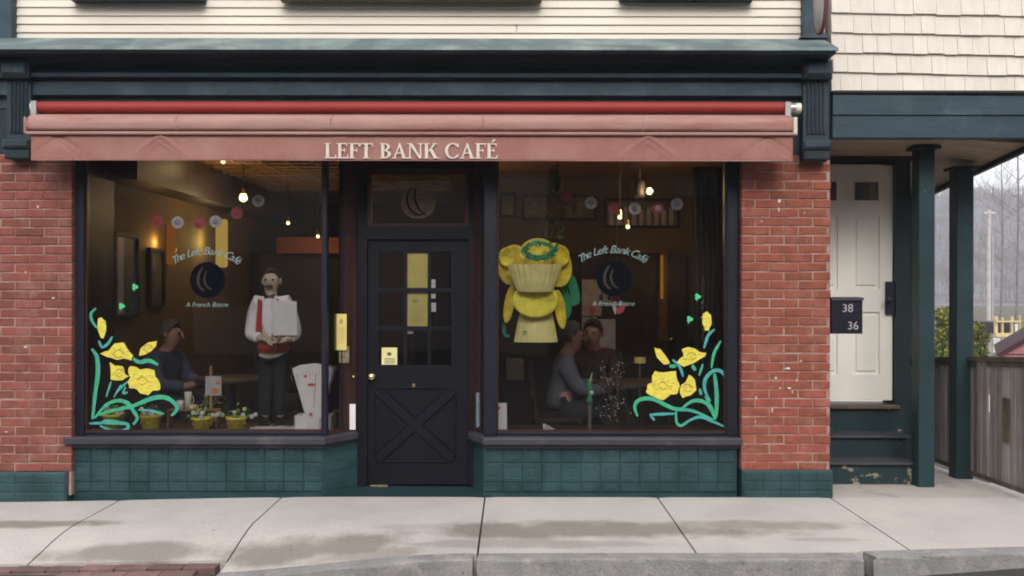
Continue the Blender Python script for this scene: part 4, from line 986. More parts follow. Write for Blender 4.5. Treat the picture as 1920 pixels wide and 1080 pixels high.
o = tag(mb.build('white_cloth', 'shirt_white'), 'rumpled white cloth lying round the foot of the weighing scale', 'cloth'); o.modifiers.new('s', 'SOLIDIFY').thickness = .003

# weighing scale ---------------------------------------------------------
Yk = .36; sc_ = thing('weighing_scale', (PX(588, Yk), Yk, .446), 'antique white fan dial weighing scale beside the corner post of the left window', 'scale')
fan = [(547, 692), (560, 686), (587, 683), (612, 686), (628, 692), (603, 776), (571, 776)]
mb = MB(); mb.prism([P(a, b, Yk - .04) for a, b in fan], (0, .09, 0)); mb.build('dial_case', 'enamel_white', sc_, bevel=.008)
mb = MB(); mb.prism([P(a, b, Yk - .043) for a, b in [(555, 696), (587, 690), (620, 696), (600, 768), (575, 768)]], (0, .003, 0)); mb.build('dial_face', 'paper_white', sc_)
mb = MB()
for i in range(15):
    a = R(-24 + 48 * i / 14); cx, cy = 587, 800; r0, r1 = (98, 104) if i % 2 else (94, 104)
    p0 = (cx + r0 * math.sin(a), cy - r0 * math.cos(a)); p1 = (cx + r1 * math.sin(a), cy - r1 * math.cos(a)); mb.ribbon(pxpts([p0, p1], Yk - .045), .0035, Yk - .0455, .001)
mb.ribbon(pxpts([(589, 765), (591, 735), (592, 702)], Yk - .045), .007, Yk - .0465, .001); mb.build('dial_marks', 'rosette_core', sc_)
mb = MB(); pdisc(mb, 584, 722, 8, 3, Yk - .0455, .001, 10); pdisc(mb, 573, 706, 3, 3, Yk - .0455, .001, 10); mb.build('red_lettering', 'red_mark', sc_)
mb = MB(); mb.cbox(PX(569, Yk), PX(606, Yk), Yk - .05, Yk + .06, PZ(800, Yk), PZ(776, Yk), .01); mb.build('neck', 'enamel_white', sc_)
mb = MB(); mb.cbox(PX(556, Yk), PX(625, Yk), Yk - .08, Yk + .1, .447, PZ(778, Yk), .012); mb.build('base', 'enamel_white', sc_)
mb = MB(); mb.lathe((PX(640, Yk), Yk, PZ(772, Yk)), [(0, 0), (.06, 0), (.07, .012), (.066, .012)], 20); mb.build('weighing_pan', 'aluminium', sc_)

# flower pots ------------------------------------------------------------
def pot(px, py0, py1, r_px, Y, label, plants, k):
    x = PX(px, Y); z0 = PZ(py1, Y); z1 = PZ(py0, Y); r = r_px * (7 + Y) / 1750; z0 = max(z0, .459 if Y < .3 else .447); h = z1 - z0
    t = thing('flower_pot', (x, Y, z0), label, 'flower pot')
    MB().lathe((x, Y, z0), [(0, 0), (r * .72, 0), (r * .95, h * .8), (r * 1.02, h * .82), (r * 1.02, h), (r * .9, h), (r * .85, h * .85), (0, h * .85)], 20).build('pot', 'pot_yellow', t)
    mb = MB()
    for i in range(5):
        a = R(-160 + 35 * i + k * 9); rr = r * .87
        mb.ball((x + rr * math.cos(a), Y + rr * math.sin(a), z0 + h * (.45 + .12 * (i % 2))), .010, .006, .010, 8)
    mb.build('painted_dots', 'orange_paint', t)
    lf = MB(); fw_ = MB(); st = MB()
    for i in range(46):
        a = random.uniform(0, 6.28); q = random.uniform(0, 1) ** .5 * r * plants; hh = random.uniform(.01, .10)
        p = Vector((x + q * math.cos(a), Y + q * .6 * math.sin(a), z1 + hh * (1.2 - q / (r * plants + .001)))); d = Vector((random.uniform(-1, 1), random.uniform(-1, 1), random.uniform(-.4, 1))).normalized() * random.uniform(.014, .026)
        e = d.cross(Vector((.3, .2, 1))).normalized() * .009; lf.add([p - d, p - e, p + d * 1.1, p + e], [(0, 1, 2, 3)])
        if i % 6 == 0: st.tube([(x, Y, z1 - .01), tuple(p)], .002, 4)
        if i % 6 == 1:
            for b in range(5): fw_.ball(p + Vector((.010 * math.cos(b * 1.26), -.012, .010 * math.sin(b * 1.26))), .008, .003, .008, 6)
    lf.build('leaves', 'leaf_fresh', t); fw_.build('blossoms', 'paper_white', t); st.build('stalks', 'leaf_green', t)
pot(283, 778, 808, 20, .28, 'yellow flower pot with white blossoms under the painted leaf tip', 1.3, 0)
pot(213, 776, 808, 21, .30, 'yellow flower pot partly hidden behind the lowest painted leaves', 1.3, 1)
pot(378, 783, 808, 18, .26, 'yellow flower pot with orange spots beside the little wooden bench', 1.5, 2)
pot(443, 782, 808, 19, .26, 'rightmost yellow flower pot with spreading green leaves and white blossoms', 2.4, 3)
# tiny bench, card on stick, cups
Yb = .42; t = thing('toy_bench', (PX(345, Yb), Yb, .446), 'little brown wooden bench among the flower pots', 'bench')
b0, b1, zz = PX(316, Yb), PX(412, Yb), PZ(768, Yb)
MB().cbox(b0, b1, Yb - .05, Yb + .05, zz - .012, zz).build('seat', 'bench_wood', t)
for xx in (b0 + .005, b1 - .02): MB().box(xx, xx + .014, Yb - .045, Yb + .045, .4462, zz - .0125).build('leg', 'bench_wood', t)
t = thing('picture_stick', (PX(397, .45), .45, .446), 'tan wooden stick holding a small painted card above the flower pots', 'ornament')
MB().box(PX(393, .45), PX(398, .45), .45, .46, .447, PZ(687, .45)).build('stick', 'bench_wood', t)
MB().box(PX(386, .45), PX(416, .45), .438, .445, PZ(742, .45), PZ(706, .45)).build('card', 'picture_pale', t)
mb = MB(); pdisc(mb, 404, 734, 6, 6, .436, .001, 8); pdisc(mb, 409, 719, 4, 3, .436, .001, 8); mb.build('painted_dots', 'orange_paint', t)
for px, py0, py1, m, lab in ((353, 736, 758, 'cream_plastic', 'cream mug on the back of the little wooden bench'), (338, 752, 768, 'paper_white', 'white cup at the left end of the little wooden bench'), (362, 760, 768, 'petal_pale', 'low pale yellow cup on the little wooden bench')):
    x = PX(px, .42); z0 = zz + .0005; r = .028; h = PZ(py0, .42) - zz
    t = thing('cup', (x, .42, z0), lab, 'cup'); MB().lathe((x, .42, z0), [(0, 0), (r * .8, 0), (r, h), (r * .9, h), (r * .7, .006), (0, .006)], 16).build('bowl', m, t)
    MB().tube([(x + r * .85, .42, z0 + h * .25), (x + r * 1.5, .42, z0 + h * .4), (x + r * 1.5, .42, z0 + h * .7), (x + r * .95, .42, z0 + h * .8)], .004, 6).build('handle', m, t)
t = thing('brown_basket', (PX(392, .5), .5, .446), 'low tan basket of greenery behind the spotted flower pot', 'basket')
MB().lathe((PX(394, .5), .5, .447), [(0, 0), (.05, 0), (.07, .09), (.066, .09), (.05, .01)], 18).build('basket', 'bench_wood', t)
mb = MB()
for i in range(70):
    p = Vector((PX(394, .5) + random.gauss(0, .035), .5 + random.gauss(0, .02), .56 + random.uniform(0, .14))); d = Vector((random.uniform(-1, 1), 0, random.uniform(-1, 1))).normalized() * .018; e = Vector((d.z, .003, -d.x)) * .5; mb.add([p - d, p - e, p + d, p + e], [(0, 1, 2, 3)])
mb.build('leaves', 'vine', t)

# ------------------------------------------------------------------ figures
def skin(name, vr, edges, m, parent, sub=2):
    off = origin(parent) if parent else Vector((0, 0, 0)); me = bpy.data.meshes.new(name)
    me.from_pydata([Vector(v[:3]) - off for v in vr], edges, []); me.materials.append(MATS[m]); o = bpy.data.objects.new(name, me); COL.objects.link(o); o.parent = parent
    md = o.modifiers.new('skin', 'SKIN'); md.use_smooth_shade = True; md.use_x_symmetry = False
    for i, v in enumerate(vr):
        r = v[3]; me.skin_vertices[0].data[i].radius = (r, v[4] if len(v) > 4 else r); me.skin_vertices[0].data[i].use_root = (i == 0)
    s_ = o.modifiers.new('sub', 'SUBSURF'); s_.levels = sub; s_.render_levels = sub; return o
def hand(mb, wrist, d, up, s_=1.):
    """palm and five bent fingers at the wrist, reaching along d, curling towards -up"""
    d = Vector(d).normalized(); up = Vector(up).normalized(); sd_ = d.cross(up).normalized(); w_ = Vector(wrist)
    for i, (o, L_) in enumerate(((-.030, .065), (-.010, .075), (.010, .072), (.028, .056))):
        b = w_ + d * .075 * s_ + sd_ * o * s_
        mb.tube([w_ + sd_ * o * .7 * s_, b, b + (d * .55 - up * .35).normalized() * L_ * .5 * s_, b + d * L_ * .35 * s_ - up * L_ * .75 * s_], [.014 * s_, .012 * s_, .0095 * s_, .007 * s_], 8)
    b = w_ + d * .02 * s_ - sd_ * .03 * s_
    mb.tube([b, b + (d * .6 - sd_) .normalized() * .035 * s_, b + (d * 1.3 - sd_).normalized() * .065 * s_], [.014 * s_, .011 * s_, .008 * s_], 8)
def face(parent, c, fw_, s_, skin_m, hair_m, style='short', beard=False):
    """c head centre, fw_ facing direction; adds nose, ears, eyes, mouth, hair"""
    f = Vector(fw_).normalized(); u = Vector((0, 0, 1)); r = f.cross(u).normalized(); c = Vector(c)
    q = lambda a, b, z_: c + r * a * s_ + f * b * s_ + u * z_ * s_
    MB().tube([q(0, .088, .02), q(0, .100, -.012), q(0, .104, -.026), q(0, .092, -.038)], [.007 * s_, .010 * s_, .012 * s_, .005 * s_], 8).build('nose', skin_m, parent)
    for a in (-.078, .078): MB().ball(q(a, -.005, -.005), .012 * s_, .018 * s_, .030 * s_, 8).build('ear', skin_m, parent)
    for a in (-.032, .032): MB().ball(q(a, .084, .008), .011 * s_, .009 * s_, .008 * s_, 8).build('eye', 'hair_dark', parent)
    MB().tube([q(-.025, .088, -.062), q(0, .096, -.06), q(.025, .088, -.062)], .005 * s_, 6).build('mouth', 'wood_red', parent)
    mb = MB(); n, k = 24, 9; vs = []
    for j in range(k + 1):
        for i in range(n):
            a = 2 * math.pi * i / n; ph = j / k * (1.95 if style != 'top' else 1.3)
            fr = math.cos(a); 
            if fr > 0: ph *= 1 - .62 * fr
            rad = .93 + .035 * math.sin(a * 7 + j) + .02 * math.sin(a * 13 + j * 2) + random.uniform(-.03, .03)
            vs.append(q(.083 * rad * math.sin(ph) * math.sin(a), .100 * rad * math.sin(ph) * math.cos(a) - .012, .112 * rad * math.cos(ph) + .012))
    mb.add(vs, [(j * n + i, j * n + (i + 1) % n, (j + 1) * n + (i + 1) % n, (j + 1) * n + i) for j in range(k) for i in range(n)], True)
    o = mb.build('hair', hair_m, parent); o.modifiers.new('s', 'SOLIDIFY').thickness = .006 * s_
    if beard:
        MB().tube([q(-.036, .086, -.052), q(0, .100, -.045), q(.036, .086, -.052)], .010 * s_, 8).build('moustache', hair_m, parent)

# waiter statue
Yq = .52; s0 = (7 + Yq) / 1750
st = thing('waiter_statue', (PX(512, Yq), Yq, .446), 'waiter statue in white shirt and red vest holding a blank grey board', 'statue')
def Q(px, py, dy=0): return (PX(px, Yq), Yq + dy, PZ(py, Yq))
hc = Q(509, 527)
body = [(*Q(512, 650), .085, .065), (*Q(511, 615), .10, .075), (*Q(510, 580), .115, .08), (*Q(509, 562), .06), (*Q(509, 551, -.005), .042), (*Q(509, 538, -.012), .055, .06), (hc[0], hc[1] - .006, hc[2] + .012, .070, .078), (hc[0], hc[1] + .0, hc[2] + .065, .055, .06),
        (*Q(484, 567), .05), (*Q(474, 598, .01), .036), (*Q(470, 630, -.0), .034), (*Q(495, 632, -.13), .026), (*Q(512, 636, -.16), .022),
        (*Q(536, 567), .05), (*Q(548, 598, .01), .036), (*Q(556, 626, -.02), .034), (*Q(550, 633, -.12), .026), (*Q(541, 636, -.15), .022),
        (*Q(500, 668), .07), (*Q(499, 730), .048), (*Q(498, 785), .036), (*Q(525, 668), .07), (*Q(525, 730), .048), (*Q(526, 785), .036)]
ed = [(0, 1), (1, 2), (2, 3), (3, 4), (4, 5), (5, 6), (6, 7), (2, 8), (8, 9), (9, 10), (10, 11), (11, 12), (2, 13), (13, 14), (14, 15), (15, 16), (16, 17), (0, 18), (18, 19), (19, 20), (0, 21), (21, 22), (22, 23)]
skin('body', body, ed, 'statue_skin', st)
g = .016
sh = [(*Q(511, 648), .118, .095)] + [(v[0], v[1], v[2], v[3] + g, (v[4] if len(v) > 4 else v[3]) + g) for v in body[1:3]] + [(*Q(509, 560), .062)]
arml = [(v[0], v[1], v[2], v[3] + .022) for v in body[8:12]]; armr = [(v[0], v[1], v[2], v[3] + .022) for v in body[13:17]]
skin('shirt', sh + arml + armr, [(0, 1), (1, 2), (2, 3), (2, 4), (4, 5), (5, 6), (6, 7), (2, 8), (8, 9), (9, 10), (10, 11)], 'shirt_white', st)
for sx in (-1, 1):  # vest halves and braces
    xs_ = 510 + sx * 17
    mb = MB(); mb.prism([(PX(xs_ - 5 + sx * 3, Yq), Yq - .115, PZ(640, Yq)), (PX(xs_ + 5 + sx * 3, Yq), Yq - .095, PZ(640, Yq)), (PX(xs_ + 4, Yq), Yq - .10, PZ(564, Yq)), (PX(xs_ - 3, Yq), Yq - .105, PZ(560, Yq))], (0, .02, 0)); mb.build('vest', 'vest_red', st, bevel=.004)
mb = MB(); mb.lathe((PX(512, Yq), Yq, PZ(659, Yq)), [(.105, 0), (.128, .0), (.13, .05), (.125, .10), (.10, .105)], 24, 'z', 1, .85); mb.build('sash', 'vest_red', st)
MB().ball(Q(521, 645, -.12), .04, .03, .045, 10).build('apron_bow', 'vest_red', st)
skin('trousers', [(*Q(512, 648), .118, .095), (*Q(500, 675), .082), (*Q(499, 730), .064), (*Q(498, 783), .055), (*Q(525, 675), .082), (*Q(525, 730), .064), (*Q(526, 783), .055)], [(0, 1), (1, 2), (2, 3), (0, 4), (4, 5), (5, 6)], 'trousers', st)
for px in (498, 526): MB().ball((PX(px, Yq), Yq - .04, .470), .035, .08, .026, 12).build('shoe', 'black_edge', st)
face(st, hc, (0, -1, 0), .90, 'statue_skin', 'hair_dark', beard=True)
mb = MB(); mb.prism([Q(500, 551, -.075), Q(509, 555, -.085), Q(518, 551, -.075), Q(518, 560, -.075), Q(509, 556, -.085), Q(500, 560, -.075)], (0, .02, 0)); mb.build('bow_tie', 'hair_dark', st)
mb = MB(); mb.prism([Q(519, 563, -.17), Q(565, 565, -.17), Q(566, 628, -.15), Q(520, 628, -.15)], (0, .012, 0)); mb.build('menu_board', 'board_grey', st, bevel=.003)
mb = MB(); hand(mb, Q(512, 636, -.155), (.9, -.15, -.1), (0, .5, -1), .95); hand(mb, Q(543, 636, -.14), (-.9, -.2, -.1), (0, .5, -1), .95); mb.build('fingers', 'statue_skin', st)

def seated(x, y, yaw, label, top, hair_m, zs=.47, lean=.08, sc=1., hz=0.):
    t = thing('person', (x, y, .03), label, 'person'); f = Vector((math.cos(yaw), math.sin(yaw), 0)); r = Vector((f.y, -f.x, 0))
    def q(a, b, z_): v = Vector((x, y, .03)) + r * a * sc + f * b * sc; return (v.x, v.y, .03 + z_ * sc)
    hcn = q(0, lean + .045, zs + .675 + hz)
    bd = [(*q(0, 0, zs + .06), .13, .11), (*q(0, lean * .3, zs + .25), .12, .10), (*q(0, lean * .7, zs + .45), .14, .10), (*q(0, lean, zs + .54), .07), (*q(0, lean + .02, zs + .57), .060), (*q(0, lean + .05, zs + .605), .068, .078), (*q(0, lean + .045, zs + .685), .090, .105), (*q(0, lean + .04, zs + .755), .070, .08),
          (*q(.17, lean * .7, zs + .47), .06), (*q(.23, lean + .08, zs + .25), .045), (*q(.15, lean + .30, zs + .24), .035), (*q(.06, lean + .40, zs + .28), .026),
          (*q(-.17, lean * .7, zs + .47), .06), (*q(-.23, lean + .08, zs + .25), .045), (*q(-.15, lean + .30, zs + .24), .035), (*q(-.06, lean + .40, zs + .28), .026),
          (*q(.10, .12, zs + .06), .085), (*q(.12, .42, zs + .06), .065), (*q(.12, .42, .08), .045), (*q(-.10, .12, zs + .06), .085), (*q(-.12, .42, zs + .06), .065), (*q(-.12, .42, .08), .045)]
    e = [(0, 1), (1, 2), (2, 3), (3, 4), (4, 5), (5, 6), (6, 7), (2, 8), (8, 9), (9, 10), (10, 11), (2, 12), (12, 13), (13, 14), (14, 15), (0, 16), (16, 17), (17, 18), (0, 19), (19, 20), (20, 21)]
    skin('body', bd, e, 'skin', t); G_ = .02; w_ = lambda i: (*bd[i][:3], bd[i][3] + G_, (bd[i][4] if len(bd[i]) > 4 else bd[i][3]) + G_)
    skin('jacket', [(bd[0][0], bd[0][1], bd[0][2] - .03, .165, .145), w_(1), w_(2)] + [(*bd[3][:3], .065)] + [w_(i) for i in (8, 9, 10, 12, 13, 14)], [(0, 1), (1, 2), (2, 3), (2, 4), (4, 5), (5, 6), (2, 7), (7, 8), (8, 9)], top, t)
    skin('trousers', [w_(0)] + [w_(i) for i in (16, 17, 18, 19, 20, 21)], [(0, 1), (1, 2), (2, 3), (0, 4), (4, 5), (5, 6)], 'trousers', t)
    face(t, (hcn[0], hcn[1], hcn[2] + .01), f, 1.12 * sc, 'skin', hair_m)
    mb = MB(); hand(mb, bd[11][:3], -r * .6 + f, (0, 0, 1)); hand(mb, bd[15][:3], r * .6 + f, (0, 0, 1)); mb.build('fingers', 'skin', t)
    for a in (.12, -.12): p = q(a, .47, .04); MB().ball((p[0], p[1], .07), .09 if abs(f.x) > .5 else .045, .045 if abs(f.x) > .5 else .09, .04, 10).build('shoe', 'black_edge', t)
    return t
def chair(x, y, yaw, label):
    t = thing('cafe_chair', (x, y, .03), label, 'chair', 'dark chairs inside the cafe'); f = Vector((math.cos(yaw), math.sin(yaw), 0)); r = Vector((f.y, -f.x, 0)); v = lambda a, b, z_: Vector((x, y, .03 + z_)) + r * a + f * b
    MB().prism([v(-.2, -.2, .42), v(.2, -.2, .42), v(.2, .2, .42), v(-.2, .2, .42)], (0, 0, .03)).build('seat', 'wood_dark', t)
    for a in (-.18, .18):
        MB().tube([v(a, .18, 0), v(a, .18, .42)], .018, 6).build('leg', 'wood_dark', t); MB().tube([v(a, -.18, 0), v(a, -.18, .42), v(a, -.24, .92)], .018, 6).build('leg', 'wood_dark', t)
    for z_ in (.62, .76, .88): MB().tube([v(-.18, -.2 - .08 * (z_ - .5), z_), v(.18, -.2 - .08 * (z_ - .5), z_)], .02, 6).build('back_rail', 'wood_dark', t)
def table(x, y, label):
    t = thing('cafe_table', (x, y, .03), label, 'table'); MB().lathe((x, y, .03), [(0, .70), (.33, .70), (.34, .715), (.33, .73), (0, .73)], 28).build('tabletop', 'wood_dark', t)
    MB().tube([(x, y, .05), (x, y, .73)], .03, 10).build('pedestal', 'black_edge', t); MB().lathe((x, y, .03), [(.24, 0), (.2, .02), (.03, .05)], 20).build('foot', 'black_edge', t)
seated(PX(1046, .98), .98, R(0), 'grey haired man in a grey blue jacket seated sideways in the right window', 'jacket_grey', 'hair_grey', zs=.43, sc=1.0)
chair(PX(1046, .98), .98, 0, 'dark wooden chair under the grey haired man'); table(PX(1046, .98) + .62, 1.0, 'small round dark cafe table in front of the grey haired man')
seated(PX(1118, 1.75), 1.75, R(250), 'person in a dark maroon top seated behind the grey haired man', 'shirt_maroon', 'hair_dark', zs=.43)
chair(PX(1118, 1.75), 1.78, R(250), 'dark wooden chair under the person in maroon')
seated(PX(300, 1.35), 1.35, R(-15), 'person in a dark blue shirt seated behind the painted daffodils', 'shirt_blue', 'hair_grey', zs=.43)
chair(PX(300, 1.35), 1.35, R(-15), 'dark wooden chair under the person in blue'); table(PX(300, 1.35) + .66, 1.3, 'small round dark cafe table behind the flower pots')
table(-1.9, 2.4, 'round dark cafe table deeper in the left room'); chair(-2.3, 2.4, 0, 'dark empty chair at the table deeper in the left room')
# condiment shapes glimpsed on tables
t = thing('menu_card', (PX(1000, 1.9), 1.9, .9), 'small brown menu holder low behind the paper daffodil', 'card'); MB().box(PX(950, 1.9), PX(982, 1.9), 1.9, 1.92, PZ(712, 1.9), PZ(672, 1.9)).build('card', 'emblem_tan', t); MB().box(PX(964, 1.9), PX(968, 1.9), 1.9, 1.92, .03, PZ(712, 1.9)).build('stand', 'black_edge', t)
t = thing('table_lamp', (PX(1200, 1.6), 1.6, .76), 'tiny yellow shaded lamp behind the painted buds of the right window', 'lamp')
MB().lathe((PX(1200, 1.6), 1.6, PZ(680, 1.6)), [(.055, 0), (.05, .05)], 16).build('shade', 'paper_yellow', t); MB().tube([(PX(1200, 1.6), 1.6, .03), (PX(1200, 1.6), 1.6, PZ(678, 1.6))], .008, 6).build('stem', 'vine', t)

# the far side of the street (it shows only as the dark reflection in the shop glass)
ox = -26
for k, (wd, h, m, lab) in enumerate(((9, 7.5, 'opposite_wall', 'plain dark brick house across the street, leftmost of the row'), (8, 9, 'wood_dark', 'tall dark clapboard house across the street'), (10, 8, 'opposite_wall', 'broad dark brick house across the street facing the cafe'), (9, 9.5, 'wall_brown', 'tall brown house across the street right of the brick one'), (10, 7.5, 'opposite_wall', 'low dark brick house across the street at the far right'), (9, 8.5, 'wood_dark', 'dark house ending the row across the street'))):
    t = thing('opposite_house', (ox + wd / 2, -19, -.1), lab, 'house')
    MB().box(ox, ox + wd - .02, -27, -19, -.3, h).build('wall', m, t)
    MB().prism([(ox - .2, -18.7, h), (ox - .2, -27.3, h), (ox - .2, -23, h + 2.2)], (wd, 0, 0)).build('roof', 'black_edge', t)
    for fl_ in range(2):
        for i in range(3):
            xx = ox + 1 + i * (wd - 2.6) / 2.4; w1 = MB().box(xx, xx + 1.0, -19.06, -18.97, 1 + fl_ * 3.2, 2.6 + fl_ * 3.2).build('window', 'trunk_near', t)
            MB().box(xx + .1, xx + .9, -18.97, -18.95, 1.1 + fl_ * 3.2, 2.5 + fl_ * 3.2).build('pane', 'far_dark', w1)
    ox += wd

# ------------------------------------------------------------------ neighbouring house with the porch
hs_ = thing('neighbouring_house', (3.2, .3, 0), 'cream shingled house with a dark teal porch, steps and white door at the right', 'house')
shw = MB().box(2.40, 6.4, .03, .25, 3.03, 5.2).build('shingle_wall', 'shingle', hs_)
row = 0; zz = 3.04
slope = -.0165
while zz < 4.5:
    x = 2.385 + random.uniform(-.1, 0)
    while x < 6.3:
        wd = random.uniform(.10, .20); a = max(x, 2.40); b = x + wd
        if b - a > .02:
            z0 = zz + slope * ((a + b) / 2 - 2.4) + random.uniform(-.004, .004); th_ = random.uniform(.012, .018)
            mb = MB(); mb.add([(a + .0015, .005 - th_ + .02, z0), (b - .0015, .005 - th_ + .02, z0 + slope * wd), (b - .0015, .03, z0 + .152), (a + .0015, .03, z0 + .152), (a + .0015, .03, z0), (b - .0015, .03, z0)], [(0, 1, 2, 3), (0, 4, 5, 1), (0, 3, 4), (1, 5, 2)])
            mb.build('shingle', 'shingle', shw)
        x = b
    zz += .149; row += 1
# porch beam: two boards and a thin black strip above them
MB().box(2.40, 6.4, -.03, .12, 3.022, 3.040).build('black_strip', 'black_edge', hs_)
MB().prism([(2.402, -.012, 2.862), (6.4, -.012, 2.862), (6.4, -.012, 2.975), (2.402, -.012, 3.015)], (0, .1, 0)).build('porch_beam', 'beam_blue', hs_)
MB().cbox(2.402, 6.4, .0, .1, 2.69, 2.858, .004).build('porch_beam', 'beam_blue', hs_)
# ceiling boards
def cz(x, y): return 2.694 if x < 3.45 else 2.694 - (.02 + .112 * max(y, 0)) * (x - 3.45) / .5
y = .10
pc = MB().add([(2.4, .1, 2.80), (3.45, .1, 2.80), (3.95, .1, 2.78), (2.4, 2.3, 2.80), (3.45, 2.3, 2.80), (3.95, 2.3, 2.6)], [(0, 3, 4, 1), (1, 4, 5, 2)]).build('porch_ceiling', 'wood_dark', hs_)
while y < 2.25:
    mb = MB(); a, b = y + .0015, y + .088
    for xa, xb in ((2.4, 3.45), (3.45, 3.93)):
        mb.add([(xa, a, cz(xa, a)), (xb, a, cz(xb, a)), (xb, b, cz(xb, b)), (xa, b, cz(xa, b)), (xa, a, cz(xa, a) + .015), (xb, a, cz(xb, a) + .015), (xb, b, cz(xb, b) + .015), (xa, b, cz(xa, b) + .015)], [(0, 1, 2, 3), (4, 7, 6, 5), (0, 4, 5, 1), (3, 2, 6, 7)])
    mb.build('ceiling_board', 'porch_ceiling', pc); y += .09
MB().prism([(3.93, -.01, cz(3.93, 0) - .04), (3.97, -.01, cz(3.93, 0) - .04), (3.97, -.01, cz(3.93, 0) + .12), (3.93, -.01, cz(3.93, 0) + .12)], (0, 2.3, -.25)).build('edge_trim', 'black_edge', hs_)
def post(x, y, z1, w_=.142, flip=1):
    p = MB().cbox(x - w_ / 2, x + w_ / 2, y, y + w_, hgt(x, y) - .005, z1, .006).build('post', 'teal_worn', hs_)
    MB().box(x - w_ / 2 - .035, x + w_ / 2 + .035, y - .03, y + w_ + .03, z1 - .022, z1 + .005).build('post_cap', 'black_edge', p)
post(PX(1738, .34), .34, 2.68, .128); post(3.76, .74, 2.57, .14); post(3.80, 2.0, 2.44, .15)
# door wall, door
Yh = 1.03; hx = lambda v: PX(v, Yh); hz_ = lambda v: PZ(v, Yh)
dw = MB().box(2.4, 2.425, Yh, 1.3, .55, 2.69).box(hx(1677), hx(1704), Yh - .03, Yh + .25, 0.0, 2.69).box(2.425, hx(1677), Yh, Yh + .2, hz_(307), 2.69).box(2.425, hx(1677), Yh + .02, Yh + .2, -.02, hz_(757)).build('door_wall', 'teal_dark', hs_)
MB().box(2.41, hx(1709), Yh - .05, Yh - .0305, hz_(302), hz_(291)).build('head_trim', 'black_edge', dw)
D0, D1 = 2.428, hx(1675); db, dt = hz_(750), hz_(309)
lx = [hx(1529), hx(1572), hx(1601), hx(1651)]; pz = [hz_(702), hz_(584), hz_(541), hz_(404), hz_(377), hz_(337)]
wd_ = MB(); wd_.box(D0, lx[0], Yh + .02, Yh + .06, db, dt).box(lx[1], lx[2], Yh + .02, Yh + .06, db, dt).box(lx[3], D1, Yh + .02, Yh + .06, db, dt)
for (c0, c1) in ((lx[0], lx[1]), (lx[2], lx[3])):
    for a, b in ((db, pz[0]), (pz[1], pz[2]), (pz[3], pz[4]), (pz[5], dt)): wd_.box(c0, c1, Yh + .02, Yh + .06, a, b)
hd = wd_.build('front_door', 'white_door', hs_)
for (c0, c1) in ((lx[0], lx[1]), (lx[2], lx[3])):
    for a, b in ((pz[0], pz[1]), (pz[2], pz[3])):
        mb = MB(); mb.box(c0, c1, Yh + .035, Yh + .055, a, b); mb.cbox(c0 + .028, c1 - .028, Yh + .024, Yh + .036, a + .028, b - .028, .008); mb.build('door_panel', 'white_door', hd)
    MB().box(c0 + .012, c1 - .012, Yh + .04, Yh + .045, pz[4] + .012, pz[5] - .012).build('door_light', 'glass', hd)
    mb = MB(); mb.box(c0, c0 + .012, Yh + .015, Yh + .05, pz[4], pz[5]).box(c1 - .012, c1, Yh + .015, Yh + .05, pz[4], pz[5]).box(c0 + .012, c1 - .012, Yh + .015, Yh + .05, pz[4], pz[4] + .012).box(c0 + .012, c1 - .012, Yh + .015, Yh + .05, pz[5] - .012, pz[5]); mb.build('light_frame', 'white_door', hd)
MB().box(2.43, D1, Yh + .046, Yh + .055, pz[4] - .02, pz[5] + .02).build('pane_backing', 'picture_pale', hd)  # pale sheet added close behind the door lights so the panes read lighter
MB().cbox(hx(1661), hx(1677), Yh - .012, Yh + .019, hz_(588), hz_(527), .005).build('lock_plate', 'dark_metal', hd)
MB().lathe((hx(1662), Yh - .01, hz_(561)), [(0, -.06), (.024, -.055), (.03, -.04), (.018, -.02), (.012, 0)], 14, 'y').build('door_knob', 'dark_metal', hd)
MB().cbox(2.41, hx(1680), Yh - .10, Yh + .019, hz_(763), hz_(757), .003).build('door_sill', 'rail_wood', hs_)
# steps
sx1 = PX(1706, .9)
MB().box(2.405, PX(1700, .9), Yh - .06, Yh + .015, .33, hz_(764)).build('riser', 'teal_step', hs_)
for y0, y1, z0, z1, xx in ((.72, 1.0, .165, .325, PX(1702, .74)), (.47, .75, -.02, .150, PX(1712, .48))):
    MB().box(2.405, xx - .01, y0, y1, z0, z1 - .001).build('riser', 'teal_step', hs_); MB().cbox(2.405, xx + .005, y0 - .03, y1 + .0, z1, z1 + .018, .005).build('tread', 'tread', hs_)
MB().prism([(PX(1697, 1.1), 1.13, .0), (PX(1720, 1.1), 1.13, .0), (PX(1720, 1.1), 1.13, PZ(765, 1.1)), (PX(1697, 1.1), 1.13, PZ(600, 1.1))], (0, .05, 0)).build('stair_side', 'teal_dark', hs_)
# mailbox
Ym = .02; t = thing('mailbox', (PX(1590, Ym), Ym, PZ(625, Ym)), 'black mailbox numbered 38 and 36 in front of the white door', 'mailbox')
m0, m1, n0, n1 = 2.40, PX(1618, Ym), PZ(625, Ym), PZ(558, Ym)
MB().cbox(m0, m1, Ym, Ym + .12, n0, n1, .008).build('box', 'mailbox', t)
MB().prism([(m0 - .001, Ym - .012, n1 - .018), (m1 + .003, Ym - .012, n1 - .018), (m1 + .003, Ym - .008, n1 + .004), (m0 - .001, Ym - .008, n1 + .004)], (0, .13, .004)).build('lid', 'dark_metal', t)
text_mesh('38', .086, P(1589.5, 584, Ym - .002), 'number', 'rosette_core', t); text_mesh('36', .086, P(1599.5, 617, Ym - .002), 'number', 'rosette_core', t)

